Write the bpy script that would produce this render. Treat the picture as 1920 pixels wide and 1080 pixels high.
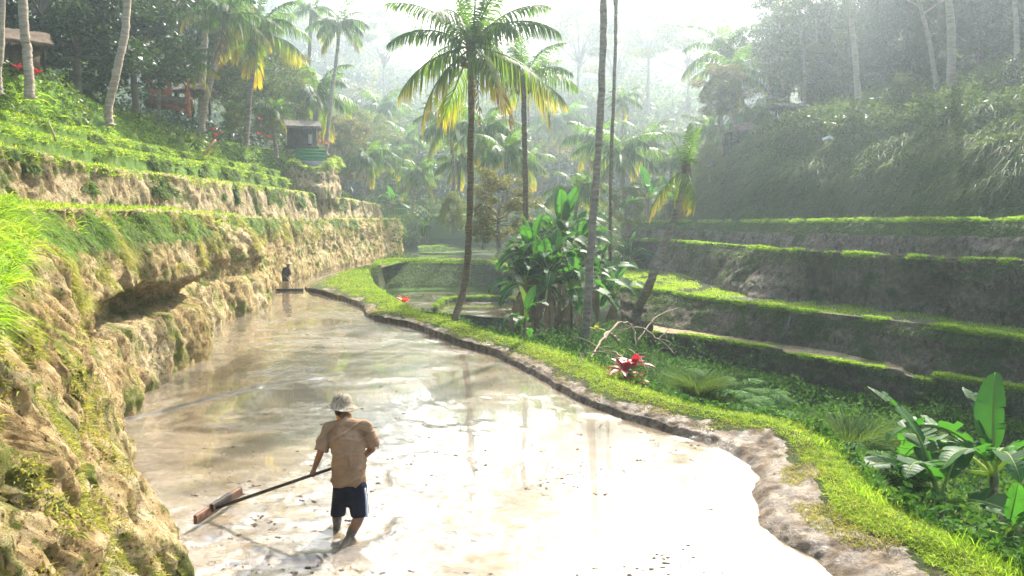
import bpy, math, random
import numpy as np
from mathutils import Vector, Matrix

rng = np.random.default_rng(7)
random.seed(7)
scene = bpy.context.scene
for o in list(bpy.data.objects):
    bpy.data.objects.remove(o)
COL = scene.collection

# ------------------------------------------------------------------ camera, world, sun, exposure
CAM_Z = 3.4
F = 1400.0                                    # focal length in pixels of a 1920 px wide picture
PITCH = math.atan(125 / F)
cam_data = bpy.data.cameras.new('camera')
cam = bpy.data.objects.new('camera', cam_data)
COL.objects.link(cam)
cam_data.sensor_width = 36
cam_data.lens = F / 1920 * 36
cam_data.clip_start = 0.1
cam_data.clip_end = 3000
cam.location = (0, 0, CAM_Z)
cam.rotation_euler = (math.radians(90) - PITCH, 0, 0)
scene.camera = cam

SUN_AZ = math.radians(25)                     # to the right of straight ahead
SUN_EL = math.radians(44)
world = bpy.data.worlds.new("World")
scene.world = world
world.use_nodes = True
wn = world.node_tree
bg = wn.nodes['Background']
sky = wn.nodes.new('ShaderNodeTexSky')
sky.sky_type = 'NISHITA'
sky.sun_disc = False
sky.sun_elevation = SUN_EL
sky.sun_rotation = SUN_AZ
sky.air_density = 1.6
sky.dust_density = 6.0
sky.ozone_density = 1.0
wn.links.new(sky.outputs[0], bg.inputs[0])
bg.inputs[1].default_value = 0.15

sd = bpy.data.lights.new('sun', 'SUN')
sd.energy = 5.0
sd.angle = math.radians(0.6)
sd.color = (1.0, 0.94, 0.85)
sun = bpy.data.objects.new('sun', sd)
COL.objects.link(sun)
sdir = Vector((math.cos(SUN_EL) * math.sin(SUN_AZ), math.cos(SUN_EL) * math.cos(SUN_AZ), math.sin(SUN_EL)))
sun.rotation_euler = sdir.to_track_quat('Z', 'Y').to_euler()
sun.location = (60, 120, 120)

vs = scene.view_settings
vs.view_transform = 'Standard'
vs.look = 'None'
vs.exposure = 1.55
vs.gamma = 1
vs.use_curve_mapping = False
scene.cycles.use_denoising = True
scene.cycles.max_bounces = 6
scene.cycles.diffuse_bounces = 2
scene.cycles.glossy_bounces = 2
scene.cycles.transmission_bounces = 3
scene.cycles.volume_bounces = 1
scene.cycles.sample_clamp_indirect = 6

HAZE_DENSITY = 0.0018


# ------------------------------------------------------------------ projection helpers
cp, sp = math.cos(PITCH), math.sin(PITCH)
def ray(px, py):
    u, v = (px - 960) / F, (540 - py) / F
    return u, cp + v * sp, -sp + v * cp
def at(px, py, Y):
    """The place in the scene, Y metres ahead, seen at this pixel of the photograph."""
    a, b, c = ray(px, py)
    t = Y / b
    return np.array((a * t, Y, CAM_Z + c * t))
def on(px, py, z=0.0):
    a, b, c = ray(px, py)
    t = (z - CAM_Z) / c
    return np.array((a * t, b * t, z))


# ------------------------------------------------------------------ object helpers
def tag(o, label=None, cat=None, group=None, kind=None):
    if label: o['label'] = label
    if cat: o['category'] = cat
    if group: o['group'] = group
    if kind: o['kind'] = kind
    return o

def empty(name, loc=(0, 0, 0), rz=0.0, sc=1.0):
    o = bpy.data.objects.new(name, None)
    COL.objects.link(o)
    o.location = loc
    o.rotation_euler = (0, 0, rz)
    o.scale = (sc, sc, sc)
    o.empty_display_size = 0.2
    return o

def np_mesh(name, V, Fc, mat=None, smooth=True, attrs=None, mat_idx=None):
    """V (n,3); Fc: (m,3) or (m,4) integer array, or a list of such arrays."""
    if not isinstance(Fc, (list, tuple)):
        Fc = [Fc]
    Fc = [f for f in Fc if len(f)]
    me = bpy.data.meshes.new(name)
    V = np.ascontiguousarray(V, dtype=np.float32)
    me.vertices.add(len(V))
    me.vertices.foreach_set('co', V.ravel())
    loops = np.concatenate([f.ravel() for f in Fc]).astype(np.int32)
    sizes = np.concatenate([np.full(len(f), f.shape[1]) for f in Fc]).astype(np.int32)
    starts = np.concatenate([[0], np.cumsum(sizes)[:-1]]).astype(np.int32)
    me.loops.add(len(loops))
    me.loops.foreach_set('vertex_index', loops)
    me.polygons.add(len(sizes))
    me.polygons.foreach_set('loop_start', starts)
    me.polygons.foreach_set('loop_total', sizes)
    me.polygons.foreach_set('use_smooth', np.full(len(sizes), smooth))
    if mat is not None:
        for m in (mat if isinstance(mat, (list, tuple)) else [mat]):
            me.materials.append(m)
    if mat_idx is not None:
        me.polygons.foreach_set('material_index', np.asarray(mat_idx, dtype=np.int32))
    me.update(calc_edges=True)
    if attrs:
        for k, a in attrs.items():
            at_ = me.attributes.new(k, 'FLOAT', 'POINT')
            at_.data.foreach_set('value', np.asarray(a, dtype=np.float32))
    return me

def link(name, me, parent=None, loc=(0, 0, 0), rot=(0, 0, 0), sc=(1, 1, 1)):
    o = bpy.data.objects.new(name, me)
    COL.objects.link(o)
    o.location = loc
    o.rotation_euler = rot
    o.scale = sc
    if parent is not None:
        o.parent = parent
    return o

class Geo:
    """Collects vertices and faces for one mesh."""
    def __init__(s):
        s.V, s.F3, s.F4, s.n = [], [], [], 0
    def add(s, V, f3=None, f4=None):
        s.V.append(np.asarray(V, dtype=np.float64))
        if f3 is not None and len(f3): s.F3.append(np.asarray(f3) + s.n)
        if f4 is not None and len(f4): s.F4.append(np.asarray(f4) + s.n)
        s.n += len(V)
        return s
    def mesh(s, name, mat, smooth=True):
        fs = []
        if s.F3: fs.append(np.concatenate(s.F3))
        if s.F4: fs.append(np.concatenate(s.F4))
        return np_mesh(name, np.concatenate(s.V), fs, mat, smooth)
    def build(s, name, mat, parent=None, smooth=True, **k):
        return link(name, s.mesh(name, mat, smooth), parent, **k)

def grid_faces(R, C, closed=False):
    r, c = np.meshgrid(np.arange(R - 1), np.arange(C if closed else C - 1), indexing='ij')
    c2 = (c + 1) % C
    return np.stack([r * C + c, r * C + c2, (r + 1) * C + c2, (r + 1) * C + c], -1).reshape(-1, 4)

def unit(a):
    return a / np.maximum(np.linalg.norm(a, axis=-1, keepdims=True), 1e-9)

def tube(geo, pts, rad, sides=8, side_vec=None, cap=True, rough=0.0):
    """rad: per-point radius or (a, b) half axes (a along side_vec)."""
    pts = np.asarray(pts, float)
    n = len(pts)
    rad = np.asarray(rad, float)
    if rad.ndim == 0: rad = np.full(n, float(rad))
    if rad.ndim == 1: rad = np.stack([rad, rad], -1)
    T = unit(np.gradient(pts, axis=0))
    s0 = np.array(side_vec if side_vec is not None else (1.0, 0.13, 0.07), float)
    S = unit(s0 - (T @ s0)[:, None] * T)
    B = np.cross(T, S)
    a = np.linspace(0, 2 * math.pi, sides, endpoint=False)
    ring = S[:, None, :] * np.cos(a)[None, :, None] * rad[:, 0, None, None] + B[:, None, :] * np.sin(a)[None, :, None] * rad[:, 1, None, None]
    if rough:
        ring *= 1 + rough * rng.uniform(-1, 1, ring.shape[:2])[..., None]
    V = (pts[:, None, :] + ring).reshape(-1, 3)
    f4 = grid_faces(n, sides, True)
    f3 = []
    if cap:
        V = np.concatenate([V, pts[:1], pts[-1:]])
        i0, i1 = n * sides, n * sides + 1
        for k in range(sides):
            k2 = (k + 1) % sides
            f3.append((i0, k2, k))
            f3.append((i1, (n - 1) * sides + k, (n - 1) * sides + k2))
    geo.add(V, f3, f4)
    return geo

def curve(keys, n):
    """Catmull-Rom through keys, n samples."""
    keys = np.asarray(keys, float)
    return cr_eval(keys, np.linspace(0, len(keys) - 1, n))

def cr_eval(K, u):
    K = np.asarray(K, float)
    m = len(K)
    i = np.clip(np.floor(u).astype(int), 0, m - 2)
    t = (u - i)[:, None]
    p0, p1, p2, p3 = K[np.maximum(i - 1, 0)], K[i], K[i + 1], K[np.minimum(i + 2, m - 1)]
    m1, m2 = (p2 - p0) * .5, (p3 - p1) * .5
    # limit overshoot
    return (2*t**3 - 3*t**2 + 1) * p1 + (t**3 - 2*t**2 + t) * m1 + (-2*t**3 + 3*t**2) * p2 + (t**3 - t**2) * m2

# ------------------------------------------------------------------ noise
def _hash(ix, iy, iz):
    h = (ix.astype(np.int64) * 374761393 + iy.astype(np.int64) * 668265263 + iz.astype(np.int64) * 2147483647 % 1013904223) & 0xffffffff
    h = ((h ^ (h >> 13)) * 1274126177) & 0xffffffff
    h = h ^ (h >> 16)
    return (h & 0xffffff) / float(0xffffff)
def vnoise(P):
    P = np.asarray(P, float)
    I = np.floor(P).astype(np.int64)
    f = P - I
    f = f * f * (3 - 2 * f)
    x, y, z = I[..., 0], I[..., 1], I[..., 2]
    fx, fy, fz = f[..., 0], f[..., 1], f[..., 2]
    def L(a, b, t): return a + (b - a) * t
    c = [[[_hash(x + i, y + j, z + k) for k in (0, 1)] for j in (0, 1)] for i in (0, 1)]
    a = L(L(c[0][0][0], c[1][0][0], fx), L(c[0][1][0], c[1][1][0], fx), fy)
    b = L(L(c[0][0][1], c[1][0][1], fx), L(c[0][1][1], c[1][1][1], fx), fy)
    return L(a, b, fz) * 2 - 1
def fbm(P, octv=4, gain=.5, lac=2.03):
    P = np.asarray(P, float)
    s, a, n = 0.0, 1.0, 0.0
    for k in range(octv):
        s = s + vnoise(P + 17.3 * k) * a
        n += a
        a *= gain
        P = P * lac
    return s / n
def sm(a, b, x):
    t = np.clip((x - a) / (b - a), 0, 1)
    return t * t * (3 - 2 * t)


# ------------------------------------------------------------------ materials
class NT:
    def __init__(s, name):
        s.m = bpy.data.materials.new(name)
        s.m.use_nodes = True
        s.t = s.m.node_tree
        s.t.nodes.clear()
        s.out = s.N('ShaderNodeOutputMaterial')
        s.co = s.N('ShaderNodeTexCoord').outputs['Object']
    def N(s, t, **k):
        n = s.t.nodes.new(t)
        for a, b in k.items():
            if a.startswith('i_'):
                n.inputs[int(a[2:]) if a[2:].isdigit() else a[2:].replace('_', ' ')].default_value = b
            else:
                setattr(n, a, b)
        return n
    def L(s, a, b): s.t.links.new(a, b)
    def noise(s, scale, detail=4, rough=.55, vec=None, dist=0.0):
        n = s.N('ShaderNodeTexNoise')
        n.inputs['Scale'].default_value = scale
        n.inputs['Detail'].default_value = detail
        n.inputs['Roughness'].default_value = rough
        n.inputs['Distortion'].default_value = dist
        s.L(vec or s.co, n.inputs['Vector'])
        return n.outputs['Fac']
    def stretch(s, v):
        n = s.N('ShaderNodeMapping')
        n.inputs['Scale'].default_value = v
        s.L(s.co, n.inputs['Vector'])
        return n.outputs[0]
    def ramp(s, fac, stops):
        n = s.N('ShaderNodeValToRGB')
        e = n.color_ramp.elements
        while len(e) < len(stops): e.new(.5)
        for i, (p, c) in enumerate(stops):
            e[i].position = p
            e[i].color = (*c, 1) if len(c) == 3 else c
        s.L(fac, n.inputs[0])
        return n.outputs[0]
    def fac(s, f, a, b):
        n = s.N('ShaderNodeMapRange')
        n.inputs[1].default_value = a
        n.inputs[2].default_value = b
        s.L(f, n.inputs[0])
        return n.outputs[0]
    def mix(s, f, a, b, mode='MIX'):
        n = s.N('ShaderNodeMix', data_type='RGBA', blend_type=mode)
        for k, v in ((0, f), (6, a), (7, b)):
            if isinstance(v, (int, float)): n.inputs[k].default_value = v if k == 0 else (v, v, v, 1)
            elif isinstance(v, tuple): n.inputs[k].default_value = (*v, 1)
            else: s.L(v, n.inputs[k])
        return n.outputs[2]
    def bump(s, h, strength, dist=.05, nrm=None):
        n = s.N('ShaderNodeBump')
        n.inputs['Strength'].default_value = strength
        n.inputs['Distance'].default_value = dist
        s.L(h, n.inputs['Height'])
        if nrm: s.L(nrm, n.inputs['Normal'])
        return n.outputs[0]
    def princ(s, col, rough=.8, nrm=None, spec=.3, **k):
        n = s.N('ShaderNodeBsdfPrincipled')
        if isinstance(col, tuple): n.inputs['Base Color'].default_value = (*col, 1)
        else: s.L(col, n.inputs['Base Color'])
        if isinstance(rough, (int, float)): n.inputs['Roughness'].default_value = rough
        else: s.L(rough, n.inputs['Roughness'])
        n.inputs['Specular IOR Level'].default_value = spec
        if nrm: s.L(nrm, n.inputs['Normal'])
        for a, b in k.items(): n.inputs[a].default_value = b
        return n.outputs[0]
    def end(s, sh):
        s.L(sh, s.out.inputs[0])
        return s.m

def leafy(name, stops, scale=.6, trans=.45, rough=.62, spec=.14, tint=(1.0, 1.0, .45), island=.5, gain=1.25):
    """Foliage: reflecting and light-passing surface, colour varied from leaf to leaf."""
    t = NT(name)
    n = t.noise(scale, 3)
    g = t.N('ShaderNodeNewGeometry')
    v = t.mix(island, n, g.outputs['Random Per Island'])
    f = t.N('ShaderNodeRGBToBW'); t.L(v, f.inputs[0])
    col = t.ramp(f.outputs[0], stops)
    p = t.princ(col, rough, None, spec)
    tr = t.N('ShaderNodeBsdfTranslucent')
    c2 = t.mix(1.0, col, tuple(x * gain for x in tint), 'MULTIPLY')
    t.L(c2, tr.inputs[0])
    mx = t.N('ShaderNodeMixShader'); mx.inputs[0].default_value = trans
    t.L(p, mx.inputs[1]); t.L(tr.outputs[0], mx.inputs[2])
    return t.end(mx.outputs[0])

def plain(name, c1, c2, scale=4.0, rough=.8, bump=.3, bscale=20., spec=.3, dist=.02, stretch=None):
    t = NT(name)
    v = t.stretch(stretch) if stretch else None
    col = t.ramp(t.noise(scale, 5, .6, v), [(.3, c1), (.7, c2)])
    nr = t.bump(t.noise(bscale, 4, .6, v), bump, dist) if bump else None
    return t.end(t.princ(col, rough, nr, spec))

def soil(name, dark, mid, light, moss, moss_amt=(.5, .62), bump=.7, streak=True, bs=1.0, wet=False):
    t = NT(name)
    big = t.noise(.55, 6, .62)
    fine = t.noise(7.0 * bs, 8, .7)
    col = t.ramp(t.mix(.5, big, fine), [(.36, dark), (.47, mid), (.62, light)])
    vec = t.stretch((1.6, 1.6, .45))
    st = t.noise(2.6, 7, .68, vec)
    col = t.mix(t.fac(st, .55, .68), col, tuple(x * .55 for x in dark))
    ms = t.noise(1.1, 8, .7)
    col = t.mix(t.fac(ms, *moss_amt), col, moss)
    sp_ = t.noise(20.0 * bs, 5, .75)
    col = t.mix(t.fac(sp_, .56, .64), col, tuple(x * .4 for x in dark))
    ms2 = t.noise(9.0 * bs, 5, .8)
    col = t.mix(t.fac(ms2, moss_amt[0] + .05, moss_amt[1] + .03), col, moss)
    h1 = t.bump(t.noise(3.0 * bs, 9, .72, vec if streak else None), bump, .20)
    h2 = t.bump(t.noise(19.0 * bs, 7, .8), min(1, bump * 1.4), .09, h1)
    rg = t.mix(t.fac(big, .4, .6), .35, .7) if wet else .95
    return t.end(t.princ(col, rg, h2, .5 if wet else .15))

MAT = {}
MAT['soil_ochre'] = soil('sunlit ochre soil', (.13, .08, .03), (.50, .36, .17), (.72, .60, .40), (.17, .20, .04), (.50, .60))
MAT['soil_terrace'] = soil('brown terrace soil', (.12, .08, .035), (.44, .335, .185), (.66, .55, .38), (.12, .16, .03), (.52, .62))
MAT['soil_shade'] = soil('shade darkened riser soil', (.05, .037, .026), (.17, .135, .10), (.36, .31, .25), (.055, .085, .025), (.50, .60), bump=1.0, wet=False)  # darker terrace soil for risers facing away from the sun, shade in the colour
MAT['soil_plain'] = soil('earth', (.05, .04, .025), (.10, .08, .045), (.16, .13, .08), (.06, .09, .025), (.4, .55))
MAT['hill_green'] = soil('grassed earth', (.06, .07, .02), (.14, .17, .04), (.26, .25, .10), (.10, .18, .03), (.38, .5), .5)
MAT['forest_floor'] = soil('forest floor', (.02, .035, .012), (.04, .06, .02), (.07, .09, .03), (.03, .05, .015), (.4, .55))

def mud_mat():
    t = NT('trodden mud')
    col = t.ramp(t.noise(5.0, 8, .7), [(.36, (.035, .025, .016)), (.5, (.115, .083, .052)), (.66, (.24, .18, .115))])
    h1 = t.bump(t.noise(6.0, 8, .7, None, .6), .7, .08)
    h2 = t.bump(t.noise(28.0, 6, .7), .8, .04, h1)
    return t.end(t.princ(col, t.fac(t.noise(3.0, 4), .3, .6), h2, .4))
MAT['mud'] = mud_mat()

def paddy_mat(name='muddy paddy water', c=((.10, .075, .045), (.185, .145, .095), (.28, .23, .165)), spec=.9):
    t = NT(name)
    a = t.N('ShaderNodeAttribute', attribute_name='mud').outputs['Fac']
    vec = t.stretch((.5, 1.3, 1))
    sw = t.noise(1.1, 8, .7, vec, 1.4)
    col = t.ramp(sw, [(.33, c[0]), (.5, c[1]), (.64, c[2])])
    fl = t.noise(9.0, 7, .75, t.stretch((.6, 1.6, 1)), .8)
    col = t.mix(t.fac(fl, .57, .70), col, (.15, .11, .065))
    col = t.mix(t.fac(a, .5, 1.0), col, (.125, .10, .072))
    col = t.mix(t.fac(a, 1.0, 1.5), col, (.035, .03, .024))
    rg = t.N('ShaderNodeMapRange')
    rg.inputs[3].default_value = .04; rg.inputs[4].default_value = .30
    t.L(a, rg.inputs[0])
    h1 = t.bump(t.noise(2.2, 4, .5, vec), .05, .03)
    h2 = t.N('ShaderNodeBump'); h2.inputs['Distance'].default_value = .035
    t.L(t.noise(16.0, 7, .75, t.stretch((.7, 1.5, 1)), .7), h2.inputs['Height'])
    t.L(h1, h2.inputs['Normal'])
    st = t.N('ShaderNodeMapRange'); st.inputs[3].default_value = .05; st.inputs[4].default_value = .9
    t.L(a, st.inputs[0]); t.L(st.outputs[0], h2.inputs['Strength'])
    h2b = t.bump(t.noise(42.0, 4, .8), .12, .006, h2.outputs[0])
    return t.end(t.princ(col, rg.outputs[0], h2b, spec, **{'Coat Weight': 1.0, 'Coat Roughness': .03, 'Coat IOR': 1.5}))
MAT['paddy'] = paddy_mat()
MAT['paddy_dark'] = paddy_mat('dark brown paddy water', ((.07, .06, .03), (.14, .11, .06), (.22, .17, .10)), .7)

G1 = [(.15, (.09, .16, .018)), (.5, (.20, .30, .04)), (.8, (.34, .38, .08))]
MAT['grass_lit'] = leafy('bund grass', [(.15, (.09, .17, .018)), (.45, (.19, .31, .035)), (.7, (.34, .42, .07)), (.92, (.50, .42, .15))], .9, .5)
MAT['grass_lush'] = leafy('lush grass', [(.15, (.08, .17, .015)), (.5, (.20, .34, .035)), (.85, (.34, .45, .07))], .9, .55)
MAT['grass_dry'] = leafy('yellowing grass', [(.15, (.13, .15, .03)), (.5, (.26, .27, .07)), (.85, (.42, .33, .13))], .9, .45)
MAT['grass_shade'] = leafy('shade darkened grass', [(.15, (.035, .075, .015)), (.5, (.075, .14, .03)), (.85, (.16, .19, .06))], .5, .4)  # darker copy of the bund grass, shade put into its colour
MAT['grass_gully'] = leafy('gully grass', [(.15, (.05, .11, .02)), (.5, (.10, .19, .035)), (.85, (.22, .27, .07))], .5, .45)
MAT['grass_bank'] = leafy('bank grass', [(.15, (.04, .075, .022)), (.4, (.07, .125, .035)), (.62, (.12, .16, .055)), (.85, (.19, .155, .08))], .25, .35, island=.35, spec=.05)
MAT['leaf_dark'] = leafy('dark leaves', [(.15, (.012, .035, .010)), (.5, (.03, .065, .015)), (.85, (.06, .10, .02))], .4, .3, .4, .4)
MAT['leaf_mid'] = leafy('green leaves', [(.15, (.03, .07, .015)), (.5, (.07, .12, .025)), (.85, (.15, .19, .04))], .4, .4, .45)
MAT['leaf_light'] = leafy('pale leaves', [(.15, (.07, .11, .025)), (.5, (.14, .18, .04)), (.85, (.25, .26, .07))], .4, .45, .5)
MAT['leaf_olive'] = leafy('olive leaves', [(.15, (.08, .09, .03)), (.5, (.15, .15, .05)), (.85, (.25, .22, .08))], .4, .4, .5)
MAT['fern'] = leafy('fern green', [(.15, (.02, .07, .015)), (.5, (.05, .13, .025)), (.85, (.12, .21, .045))], .6, .35, .7, .06)
MAT['red_leaf'] = leafy('crimson leaves', [(.2, (.16, .008, .02)), (.6, (.38, .015, .03)), (.9, (.55, .05, .05))], 2, .4, .4, .4, (1, .6, .6))
MAT['orange_leaf'] = leafy('orange red leaves', [(.2, (.45, .05, .01)), (.7, (.7, .13, .02))], 2, .4, .4, .4, (1, .7, .5))
MAT['twig'] = plain('bare twig', (.16, .11, .07), (.32, .25, .17), 8)
MAT['bark'] = plain('grey bark', (.10, .08, .06), (.30, .26, .21), 3, .9, .6, 14, dist=.05, stretch=(1, 1, 3))
MAT['bark_pale'] = plain('pale palm bark', (.20, .16, .12), (.42, .37, .30), 3, .9, .6, 9, dist=.05, stretch=(1, 1, 5))
MAT['bark_dark'] = plain('dark palm bark', (.045, .035, .02), (.17, .13, .07), 5, .95, .8, 9, dist=.05, stretch=(1, 1, 4))
MAT['thatch'] = plain('grey thatch', (.08, .07, .06), (.22, .20, .17), 6, .95, .8, 30, dist=.04)
MAT['thatch_brown'] = plain('brown thatch', (.07, .05, .035), (.19, .14, .09), 6, .95, .8, 30, dist=.04)
MAT['wood_dark'] = plain('dark wood', (.018, .014, .012), (.05, .04, .032), 6, .7, .3, 30)
MAT['wood_orange'] = plain('orange painted timber', (.30, .075, .02), (.45, .14, .04), 6, .7, .2, 20)
MAT['wood_pale'] = plain('pale timber', (.32, .24, .15), (.48, .38, .26), 6, .8, .2, 20)
MAT['green_board'] = plain('green painted board', (.01, .16, .05), (.02, .26, .09), 6, .6, .2, 20)
MAT['concrete'] = plain('grey concrete', (.22, .22, .22), (.36, .35, .35), 4, .85, .3, 20)
MAT['white'] = plain('white panel', (.6, .62, .66), (.75, .77, .8), 4, .5, .1, 20)
MAT['black_wall'] = plain('dark wall', (.02, .02, .02), (.05, .045, .04), 4, .8, .2, 20)
MAT['coconut'] = plain('coconut husk', (.10, .07, .02), (.22, .16, .05), 5, .6, .3, 20)
MAT['water_fall'] = plain('trickling water', (.05, .08, .11), (.16, .22, .28), 12, .1, .6, 25, .8, stretch=(1, 1, .3))

def frond_mat(name, green, yellow, dry=0.0, trans=.5):
    """Green at the base of the frond, yellowing towards the leaflet ends by a stored attribute."""
    t = NT(name)
    a = t.N('ShaderNodeAttribute', attribute_name='age').outputs['Fac']
    g = t.N('ShaderNodeNewGeometry').outputs['Random Per Island']
    gcol = t.ramp(g, [(.1, tuple(x * .6 for x in green)), (.9, tuple(x * 1.35 for x in green))])
    col = t.mix(t.fac(a, .45, .95), gcol, yellow)
    p = t.princ(col, .5, None, .25)
    tr = t.N('ShaderNodeBsdfTranslucent')
    t.L(t.mix(1.0, col, (1.5, 1.45, .5), 'MULTIPLY'), tr.inputs[0])
    mx = t.N('ShaderNodeMixShader'); mx.inputs[0].default_value = trans
    t.L(p, mx.inputs[1]); t.L(tr.outputs[0], mx.inputs[2])
    return t.end(mx.outputs[0])
MAT['frond'] = frond_mat('palm frond', (.06, .13, .02), (.34, .32, .03))
MAT['frond_yellow'] = frond_mat('yellowing palm frond', (.09, .16, .02), (.50, .38, .02), trans=.55)
MAT['frond_dry'] = frond_mat('dry palm frond', (.12, .085, .045), (.20, .14, .07), trans=.2)
def banana_mat(name, c1, c2):
    t = NT(name)
    col = t.ramp(t.noise(2.2, 5, .6), [(.3, c1), (.7, c2)])
    wv = t.N('ShaderNodeTexWave', wave_type='BANDS', bands_direction='X')
    wv.inputs['Scale'].default_value = 9; wv.inputs['Distortion'].default_value = .6
    t.L(t.co, wv.inputs['Vector'])
    a = t.N('ShaderNodeAttribute', attribute_name='age').outputs['Fac']
    col = t.mix(a, col, (.30, .36, .10))
    nr = t.bump(wv.outputs['Fac'], .25, .01)
    p = t.princ(col, .52, nr, .2)
    tr = t.N('ShaderNodeBsdfTranslucent')
    t.L(t.mix(1.0, col, (1.8, 2.0, .6), 'MULTIPLY'), tr.inputs[0])
    mx = t.N('ShaderNodeMixShader'); mx.inputs[0].default_value = .45
    t.L(p, mx.inputs[1]); t.L(tr.outputs[0], mx.inputs[2])
    return t.end(mx.outputs[0])
MAT['banana'] = banana_mat('banana leaf', (.018, .07, .022), (.045, .13, .03))
MAT['banana_young'] = banana_mat('young banana leaf', (.14, .27, .035), (.22, .36, .05))
MAT['banana_dry'] = plain('withered banana leaf', (.16, .11, .06), (.34, .25, .15), 6, .9, .5, 16)
MAT['banana_stem'] = plain('banana stem', (.10, .10, .04), (.26, .20, .10), 4, .6, .4, 14, stretch=(1, 1, .3))


# ------------------------------------------------------------------ lofted ground pieces
def loft(keyrows, subs, n, dist_pow=.8):
    """keyrows: list of (K,3) polylines with equal K, subs[i]: steps from row i to i+1. Columns are denser where they are nearer."""
    keyrows = [np.asarray(k, float) for k in keyrows]
    K = len(keyrows[0])
    u = np.linspace(0, K - 1, K * 40)
    ref = cr_eval(keyrows[len(keyrows) // 2], u)
    seg = np.linalg.norm(np.diff(ref, axis=0), axis=1)
    dist = np.linalg.norm((ref[1:] + ref[:-1]) / 2 - np.array((0, 0, CAM_Z)), axis=1)
    w = np.concatenate([[0], np.cumsum(seg / dist ** dist_pow)])
    us = np.interp(np.linspace(0, w[-1], n), w, u)
    rows = [cr_eval(k, us) for k in keyrows]
    out = []
    for i in range(len(rows) - 1):
        for j in range(subs[i]):
            t = j / subs[i]
            out.append(rows[i] * (1 - t) + rows[i + 1] * t)
    out.append(rows[-1])
    return np.stack(out)                      # (R, C, 3)

def grid_normals(G):
    a = np.gradient(G, axis=0); b = np.gradient(G, axis=1)
    return unit(np.cross(b, a))

def out_dir(top, flip=1):
    """Horizontal direction pointing away from the terrace, to the right of travel along the polyline."""
    d = unit(np.gradient(np.asarray(top, float)[:, :2], axis=0))
    return np.stack([d[:, 1] * flip, -d[:, 0] * flip, np.zeros(len(d))], -1)

def grid_obj(name, G, mat, label=None, cat=None, kind='structure', attrs=None, parent=None):
    me = np_mesh(name, G.reshape(-1, 3), grid_faces(G.shape[0], G.shape[1]), mat, True, attrs)
    o = link(name, me, parent)
    if parent is None:
        tag(o, label, cat, None, kind)
    return o

def scatter(G, n, weight=None, near=1.6):
    """n random points on the grid, evenly dense as seen from the camera's side of the valley. Returns points, normals, (row, col)."""
    A, B, C_, D = G[:-1, :-1], G[:-1, 1:], G[1:, 1:], G[1:, :-1]
    area = np.linalg.norm(np.cross(B - A, D - A), axis=-1)
    ctr = (A + C_) / 2
    w = area / np.maximum(ctr[..., 1], 4) ** near
    if weight is not None:
        w = w * weight(ctr) if callable(weight) else w * weight
    w = np.maximum(w, 0).ravel()
    idx = rng.choice(len(w), n, p=w / w.sum())
    r, c = np.divmod(idx, G.shape[1] - 1)
    s, t = rng.random(n)[:, None], rng.random(n)[:, None]
    P = (A[r, c] * (1 - s) + B[r, c] * s) * (1 - t) + (D[r, c] * (1 - s) + C_[r, c] * s) * t
    nr = unit(np.cross(B[r, c] - A[r, c], D[r, c] - A[r, c]))
    return P, nr, r, c

def rnd_unit(n):
    v = rng.normal(size=(n, 3))
    return unit(v)

def blades(geo, P, D, L, W, bend, segs=2):
    """Grass blades: base P, direction D, length L, width W, bend vector added with the square of the height."""
    n = len(P)
    L = np.broadcast_to(np.asarray(L, float), (n,))[:, None]
    W = np.broadcast_to(np.asarray(W, float), (n,))[:, None]
    S = unit(np.cross(D, rnd_unit(n))) * W * .5
    Bv = bend * L
    if segs == 1:
        V = np.stack([P - S, P + S, P + D * L + Bv], 1).reshape(-1, 3)
        i = np.arange(n)[:, None] * 3
        geo.add(V, i + np.array([[0, 1, 2]]))
        return
    M = P + D * L * .55 + Bv * .3
    V = np.stack([P - S, P + S, M + S * .8, M - S * .8, P + D * L + Bv], 1).reshape(-1, 3)
    i = np.arange(n)[:, None] * 5
    f3 = np.concatenate([i + np.array([[0, 1, 2]]), i + np.array([[0, 2, 3]]), i + np.array([[3, 2, 4]])])
    geo.add(V, f3)

def leafquads(geo, P, L, W, D=None, droop=0.0, fold=0.0):
    n = len(P)
    D = rnd_unit(n) if D is None else D
    D = unit(D + np.array((0, 0, -droop)))
    S = unit(np.cross(D, rnd_unit(n)))
    L = np.broadcast_to(np.asarray(L, float), (n,))[:, None]
    W = np.broadcast_to(np.asarray(W, float), (n,))[:, None]
    V = np.stack([P, P + D * L * .5 + S * W * .5, P + D * L, P + D * L * .5 - S * W * .5], 1).reshape(-1, 3)
    geo.add(V, None, np.arange(n)[:, None] * 4 + np.array([[0, 1, 2, 3]]))

def grass_on(name, G, n, mat, label, weight=None, L=.12, W=.008, up=.8, spread=.6, droop=.35, segs=2, near=1.6, lift=0.0, wscale=12., parent=None):
    P, nr, r, c = scatter(G, n, weight, near)
    nr = np.where(nr[:, 2:3] < -.2, -nr, nr)
    D = unit(nr * (1 - up) + np.array((0, 0, up)) + rnd_unit(n) * spread)
    D[:, 2] = np.abs(D[:, 2]) * .9 + .1
    D = unit(D)
    Ln = L * rng.uniform(.4, 1.35, n) * (.45 + 1.1 * (fbm(P * 1.3, 3) * .6 + .5))
    Wn = W * np.maximum(1, P[:, 1] / wscale) * rng.uniform(.7, 1.3, n)
    side = rnd_unit(n) * .35
    side[:, 2] = 0
    bend = side + np.array((0, 0, -droop))
    g = Geo()
    blades(g, P + nr * lift, D, Ln, Wn, bend, segs)
    o = g.build(name, mat)
    return tag(o, label, 'grass', None, 'stuff')

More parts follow.
